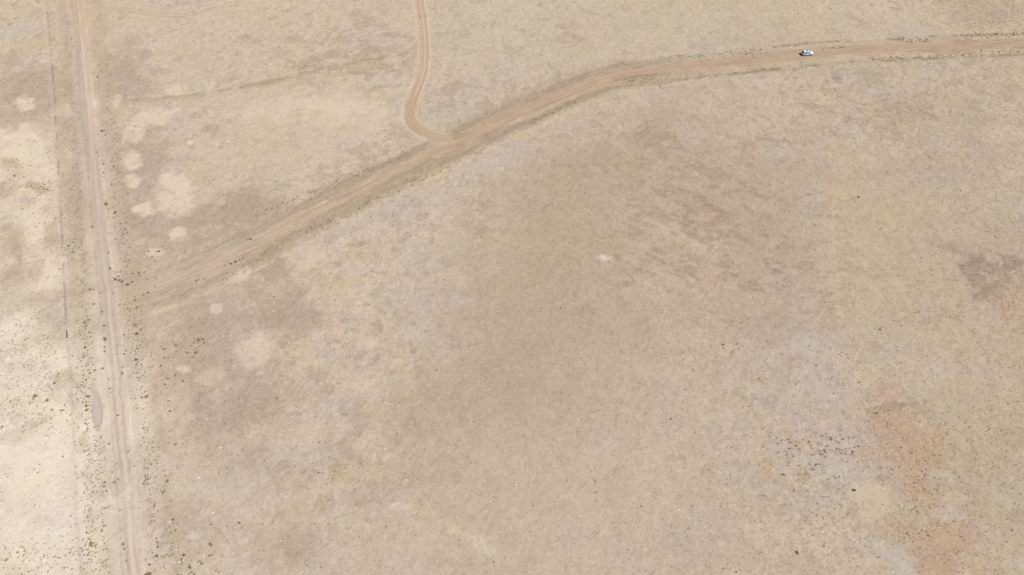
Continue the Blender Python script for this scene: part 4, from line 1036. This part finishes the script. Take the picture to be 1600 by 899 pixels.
def tube_chain(pix, radii):
    pts = []
    for i, (a, b) in enumerate(pix):
        x, y = at(a, b)
        pts.append((x, y, float(zat(x, y)[0]) + radii[i] * .8 + .02))
    return tube(pts, radii)
M_BRANCH = simple('weathered_branch', (.055, .045, .038), .9, var=.3)
V1, F1 = tube_chain([(103.4, 515.5), (104.6, 518), (105.3, 521), (105.0, 524), (104.6, 525.4), (105.0, 527), (106.2, 528.6)], [.05, .09, .12, .11, .10, .12, .08])
o0 = len(V1)
V2, F2 = tube_chain([(105.0, 524.2), (106.2, 523.2), (107.0, 522.6)], [.05, .035, .02])
V3, F3 = tube_chain([(104.8, 518.6), (103.8, 519.8), (103.2, 520.2)], [.05, .03, .015])
V = V1 + V2 + V3
F = F1 + [tuple(i + o0 for i in f) for f in F2] + [tuple(i + o0 + len(V2) for i in f) for f in F3]
link('dead_branch', mesh_py('dead_branch', V, F), M_BRANCH, label='thin dark jagged branch at the lower end of the thin dark line', category='branch')

# ------------------------------------------------------------------ the car on the diagonal road
PAINT = simple('white_car_paint', (.42, .43, .47), .4, coat=.2)
GLASS = simple('dark_car_glass', (.02, .025, .035), .08)
RUBBER = simple('tyre_rubber', (.025, .025, .027), .85)
ALLOY = simple('wheel_alloy', (.45, .46, .48), .35, metal=.9)
TRIM = simple('black_car_trim', (.03, .03, .032), .6)
LAMPW = simple('headlight_lens', (.7, .72, .75), .1, coat=1)
LAMPR = simple('tail_light_lens', (.35, .02, .02), .2, coat=1)
CHROME = simple('bright_trim', (.6, .6, .62), .2, metal=1)

ra, rb = np.array(at(1252.0, 88.3)), np.array(at(1270.0, 86.8))
cpos = np.array(at(1260.6, 85.6))
car = bpy.data.objects.new('car', None)
COL.objects.link(car)
car.location = (cpos[0], cpos[1], float(height(np.array([cpos[0]]), np.array([cpos[1]]))[0]) + .055)
hd = rb - ra
car.rotation_euler = (0, 0, math.atan2(hd[1], hd[0]))
car.scale = (.86, .9, .9)
car['label'] = 'white sport utility car parked on the orange dirt road at upper right'
car['category'] = 'car'

def part(name, V, F, mat, parent, smooth=False, bevel=0, **pr):
    me = mesh_py(name, V, F)
    me.materials.append(mat)
    if smooth:
        for p in me.polygons:
            p.use_smooth = True
    o = bpy.data.objects.new(name, me)
    COL.objects.link(o)
    o.parent = parent
    if bevel:
        m = o.modifiers.new('bevel', 'BEVEL'); m.width = bevel; m.segments = 2; m.limit_method = 'ANGLE'
    for k, v in pr.items():
        o[k] = v
    return o

def box(x0, x1, y0, y1, z0, z1):
    V = [(x, y, z) for x in (x0, x1) for y in (y0, y1) for z in (z0, z1)]
    return V, [(0, 1, 3, 2), (4, 6, 7, 5), (0, 4, 5, 1), (2, 3, 7, 6), (0, 2, 6, 4), (1, 5, 7, 3)]

def loft(secs):
    """secs: list of closed rings with equal counts"""
    V, F = [], []
    m = len(secs[0])
    for s in secs:
        V += s
    for i in range(len(secs) - 1):
        for k in range(m):
            a, b = i * m + k, i * m + (k + 1) % m
            F.append((a, b, b + m, a + m))
    F.append(tuple(reversed(range(m)))); F.append(tuple((len(secs) - 1) * m + k for k in range(m)))
    return V, F

# lower body: rounded section at each station
ST_X = [-2.34, -2.28, -2.1, -1.7, -1.0, 0.0, .75, 1.15, 1.6, 2.0, 2.22, 2.32]
HW = [.72, .84, .91, .945, .955, .955, .95, .945, .935, .89, .80, .66]
ZB = [.50, .40, .33, .28, .26, .26, .26, .26, .28, .34, .42, .52]
ZT = [.90, 1.00, 1.06, 1.07, 1.07, 1.07, 1.07, 1.06, 1.01, .95, .88, .76]
secs = []
for x, w, zb, zt in zip(ST_X, HW, ZB, ZT):
    h = zt - zb
    half = [(w * .80, zb), (w * .95, zb + .08 * h), (w, zb + .30 * h), (w, zb + .62 * h), (w * .965, zb + .86 * h), (w * .88, zb + .97 * h), (w * .5, zt + .015)]
    ring = [(x, a, b) for a, b in half] + [(x, -a, b) for a, b in reversed(half)]
    secs.append(ring)
V, F = loft(secs)
body = part('body', V, F, PAINT, car, smooth=True)
# cabin above the belt line
def cab(x, w, z):
    return (x, w, z)
secs = []
for z, xr, xf, w in ((1.04, -2.20, 1.10, .885), (1.20, -2.12, .86, .845), (1.42, -1.98, .52, .775), (1.60, -1.84, .20, .715), (1.675, -1.66, .02, .64), (1.70, -1.45, -.20, .50)):
    c = .14
    ring = [(xr + c, -w, z), (xf - c * 1.5, -w, z), (xf, -w * .72, z), (xf + .06, 0, z), (xf, w * .72, z), (xf - c * 1.5, w, z), (xr + c, w, z), (xr, w * .78, z), (xr - .03, 0, z), (xr, -w * .78, z)]
    secs.append(ring)
V, F = loft(secs)
cabin = part('cabin', V, F, PAINT, car, smooth=True, bevel=0)
# glass
def quad_panel(c4, t, out):
    """four corners -> thin slab pushed outwards"""
    o = Vector(out).normalized()
    A = [Vector(c) + o * t for c in c4]; B = [Vector(c) - o * .01 for c in c4]
    V = A + B
    return V, [(0, 1, 2, 3), (7, 6, 5, 4), (0, 4, 5, 1), (1, 5, 6, 2), (2, 6, 7, 3), (3, 7, 4, 0)]
def side_w(z):
    return np.interp(z, [1.04, 1.20, 1.42, 1.60], [.885, .845, .775, .715])
for s in (-1, 1):
    for (xa, xb, xa2, xb2) in ((-1.86, -1.22, -1.66, -1.20), (-1.14, -.30, -1.12, -.30), (-.22, .72, -.22, .22)):
        z0, z1 = 1.06, 1.57
        V, F = quad_panel([(xa, s * side_w(z0), z0), (xb, s * side_w(z0), z0), (xb2, s * side_w(z1), z1), (xa2, s * side_w(z1), z1)], .012, (0, s, .25))
        part('side_window', V, F, GLASS, car)
    # doors with handles, mirrors, rails, sills
    for (xa, xb) in ((-1.22, -.28), (-.24, .78)):
        V, F = quad_panel([(xa, s * .953, .42), (xb, s * .953, .42), (xb, s * .945, .88), (xa, s * .945, .88)], .008, (0, s, 0))
        d = part('door', V, F, PAINT, car)
        V, F = box(xa + .06, xa + .26, s * .955 if s > 0 else s * .955 - .03, s * .955 + (.03 if s > 0 else 0), .80, .835)
        part('handle', V, F, CHROME, d)
    V, F = box(.56, .74, min(s * .88, s * 1.10), max(s * .88, s * 1.10), 1.08, 1.21)
    part('mirror', V, F, PAINT, car, bevel=.03)
    V, F = box(-1.62, .02, min(s * .60, s * .65), max(s * .60, s * .65), 1.685, 1.74)
    part('roof_rail', V, F, TRIM, car, bevel=.01)
    V, F = box(-1.0, .95, min(s * .84, s * .972), max(s * .84, s * .972), .24, .36)
    part('sill', V, F, TRIM, car, bevel=.02)
    V, F = quad_panel([(2.10, s * .80, .70), (2.27, s * .58, .68), (2.24, s * .56, .83), (2.04, s * .80, .86)], .03, (1, s * .7, .2))
    part('headlight', V, F, LAMPW, car)
    V, F = quad_panel([(-2.26, s * .80, .76), (-2.14, s * .90, .76), (-2.12, s * .88, 1.02), (-2.24, s * .78, 1.02)], .025, (-1, s * .6, .1))
    part('tail_light', V, F, LAMPR, car)
V, F = quad_panel([(.96, -.66, 1.14), (1.02, .0, 1.14), (.30, .0, 1.58), (.24, -.55, 1.58)], .03, (.6, 0, 1))
V2, F2 = quad_panel([(1.02, 0, 1.14), (.96, .66, 1.14), (.24, .55, 1.58), (.30, 0, 1.58)], .03, (.6, 0, 1))
part('windshield', V + V2, F + [tuple(i + 8 for i in f) for f in F2], GLASS, car)
V, F = quad_panel([(-2.155, -.62, 1.16), (-2.155, .62, 1.16), (-1.92, .55, 1.52), (-1.92, -.55, 1.52)], .04, (-1, 0, .6))
part('rear_window', V, F, GLASS, car)
V, F = quad_panel([(-.95, -.36, 1.70), (-.25, -.36, 1.70), (-.25, .36, 1.70), (-.95, .36, 1.70)], .012, (0, 0, 1))
part('sunroof', V, F, GLASS, car)
V, F = box(-2.40, -2.16, -.82, .82, .40, .58); part('rear_bumper', V, F, TRIM, car, bevel=.05)
V, F = box(2.12, 2.37, -.70, .70, .38, .56); part('front_bumper', V, F, TRIM, car, bevel=.05)
V, F = box(2.26, 2.335, -.42, .42, .60, .76); part('grille', V, F, TRIM, car, bevel=.01)
V, F = box(-2.375, -2.31, -.26, .26, .66, .78); part('number_plate', V, F, LAMPW, car)

def disc_ring(r0, r1, y0, y1, n=28):
    """solid of revolution about the y axis through given (radius, y) pairs"""
    prof = [(r0, y0), (r1 * .96, y0), (r1, y0 + (y1 - y0) * .2), (r1, y0 + (y1 - y0) * .8), (r1 * .96, y1), (r0, y1)]
    V, F = [], []
    m = len(prof)
    for k in range(n):
        a = 2 * math.pi * k / n
        V += [(r * math.cos(a), y, r * math.sin(a)) for r, y in prof]
    for k in range(n):
        b = ((k + 1) % n) * m
        for j in range(m):
            F.append((k * m + j, k * m + (j + 1) % m, b + (j + 1) % m, b + j))
    return V, F
for wx in (-1.42, 1.40):
    for s in (-1, 1):
        wheel = bpy.data.objects.new('wheel', None)
        COL.objects.link(wheel); wheel.parent = car
        wheel.location = (wx, s * .86, .36)
        V, F = disc_ring(.22, .36, -.125, .125)
        part('tyre', V, F, RUBBER, wheel, smooth=False)
        V, F = disc_ring(.03, .225, -.09, .09, 10)
        part('rim', V, F, ALLOY, wheel)
        # dark wheel arch lip
        V, F = disc_ring(.36, .43, s * .945 - .86 * s - .01 - .02, s * .945 - .86 * s + .02)
        k = [i for i, v in enumerate(V) if v[2] > -.08]
        F = [f for f in F if all(i in set(k) for i in f)]
        part('wheel_arch', [(v[0] + wx, v[1] + s * .86, v[2] + .37) for v in V], F, TRIM, car)

scn.render.engine = 'CYCLES'
scn.cycles.max_bounces = 4
scn.cycles.diffuse_bounces = 2
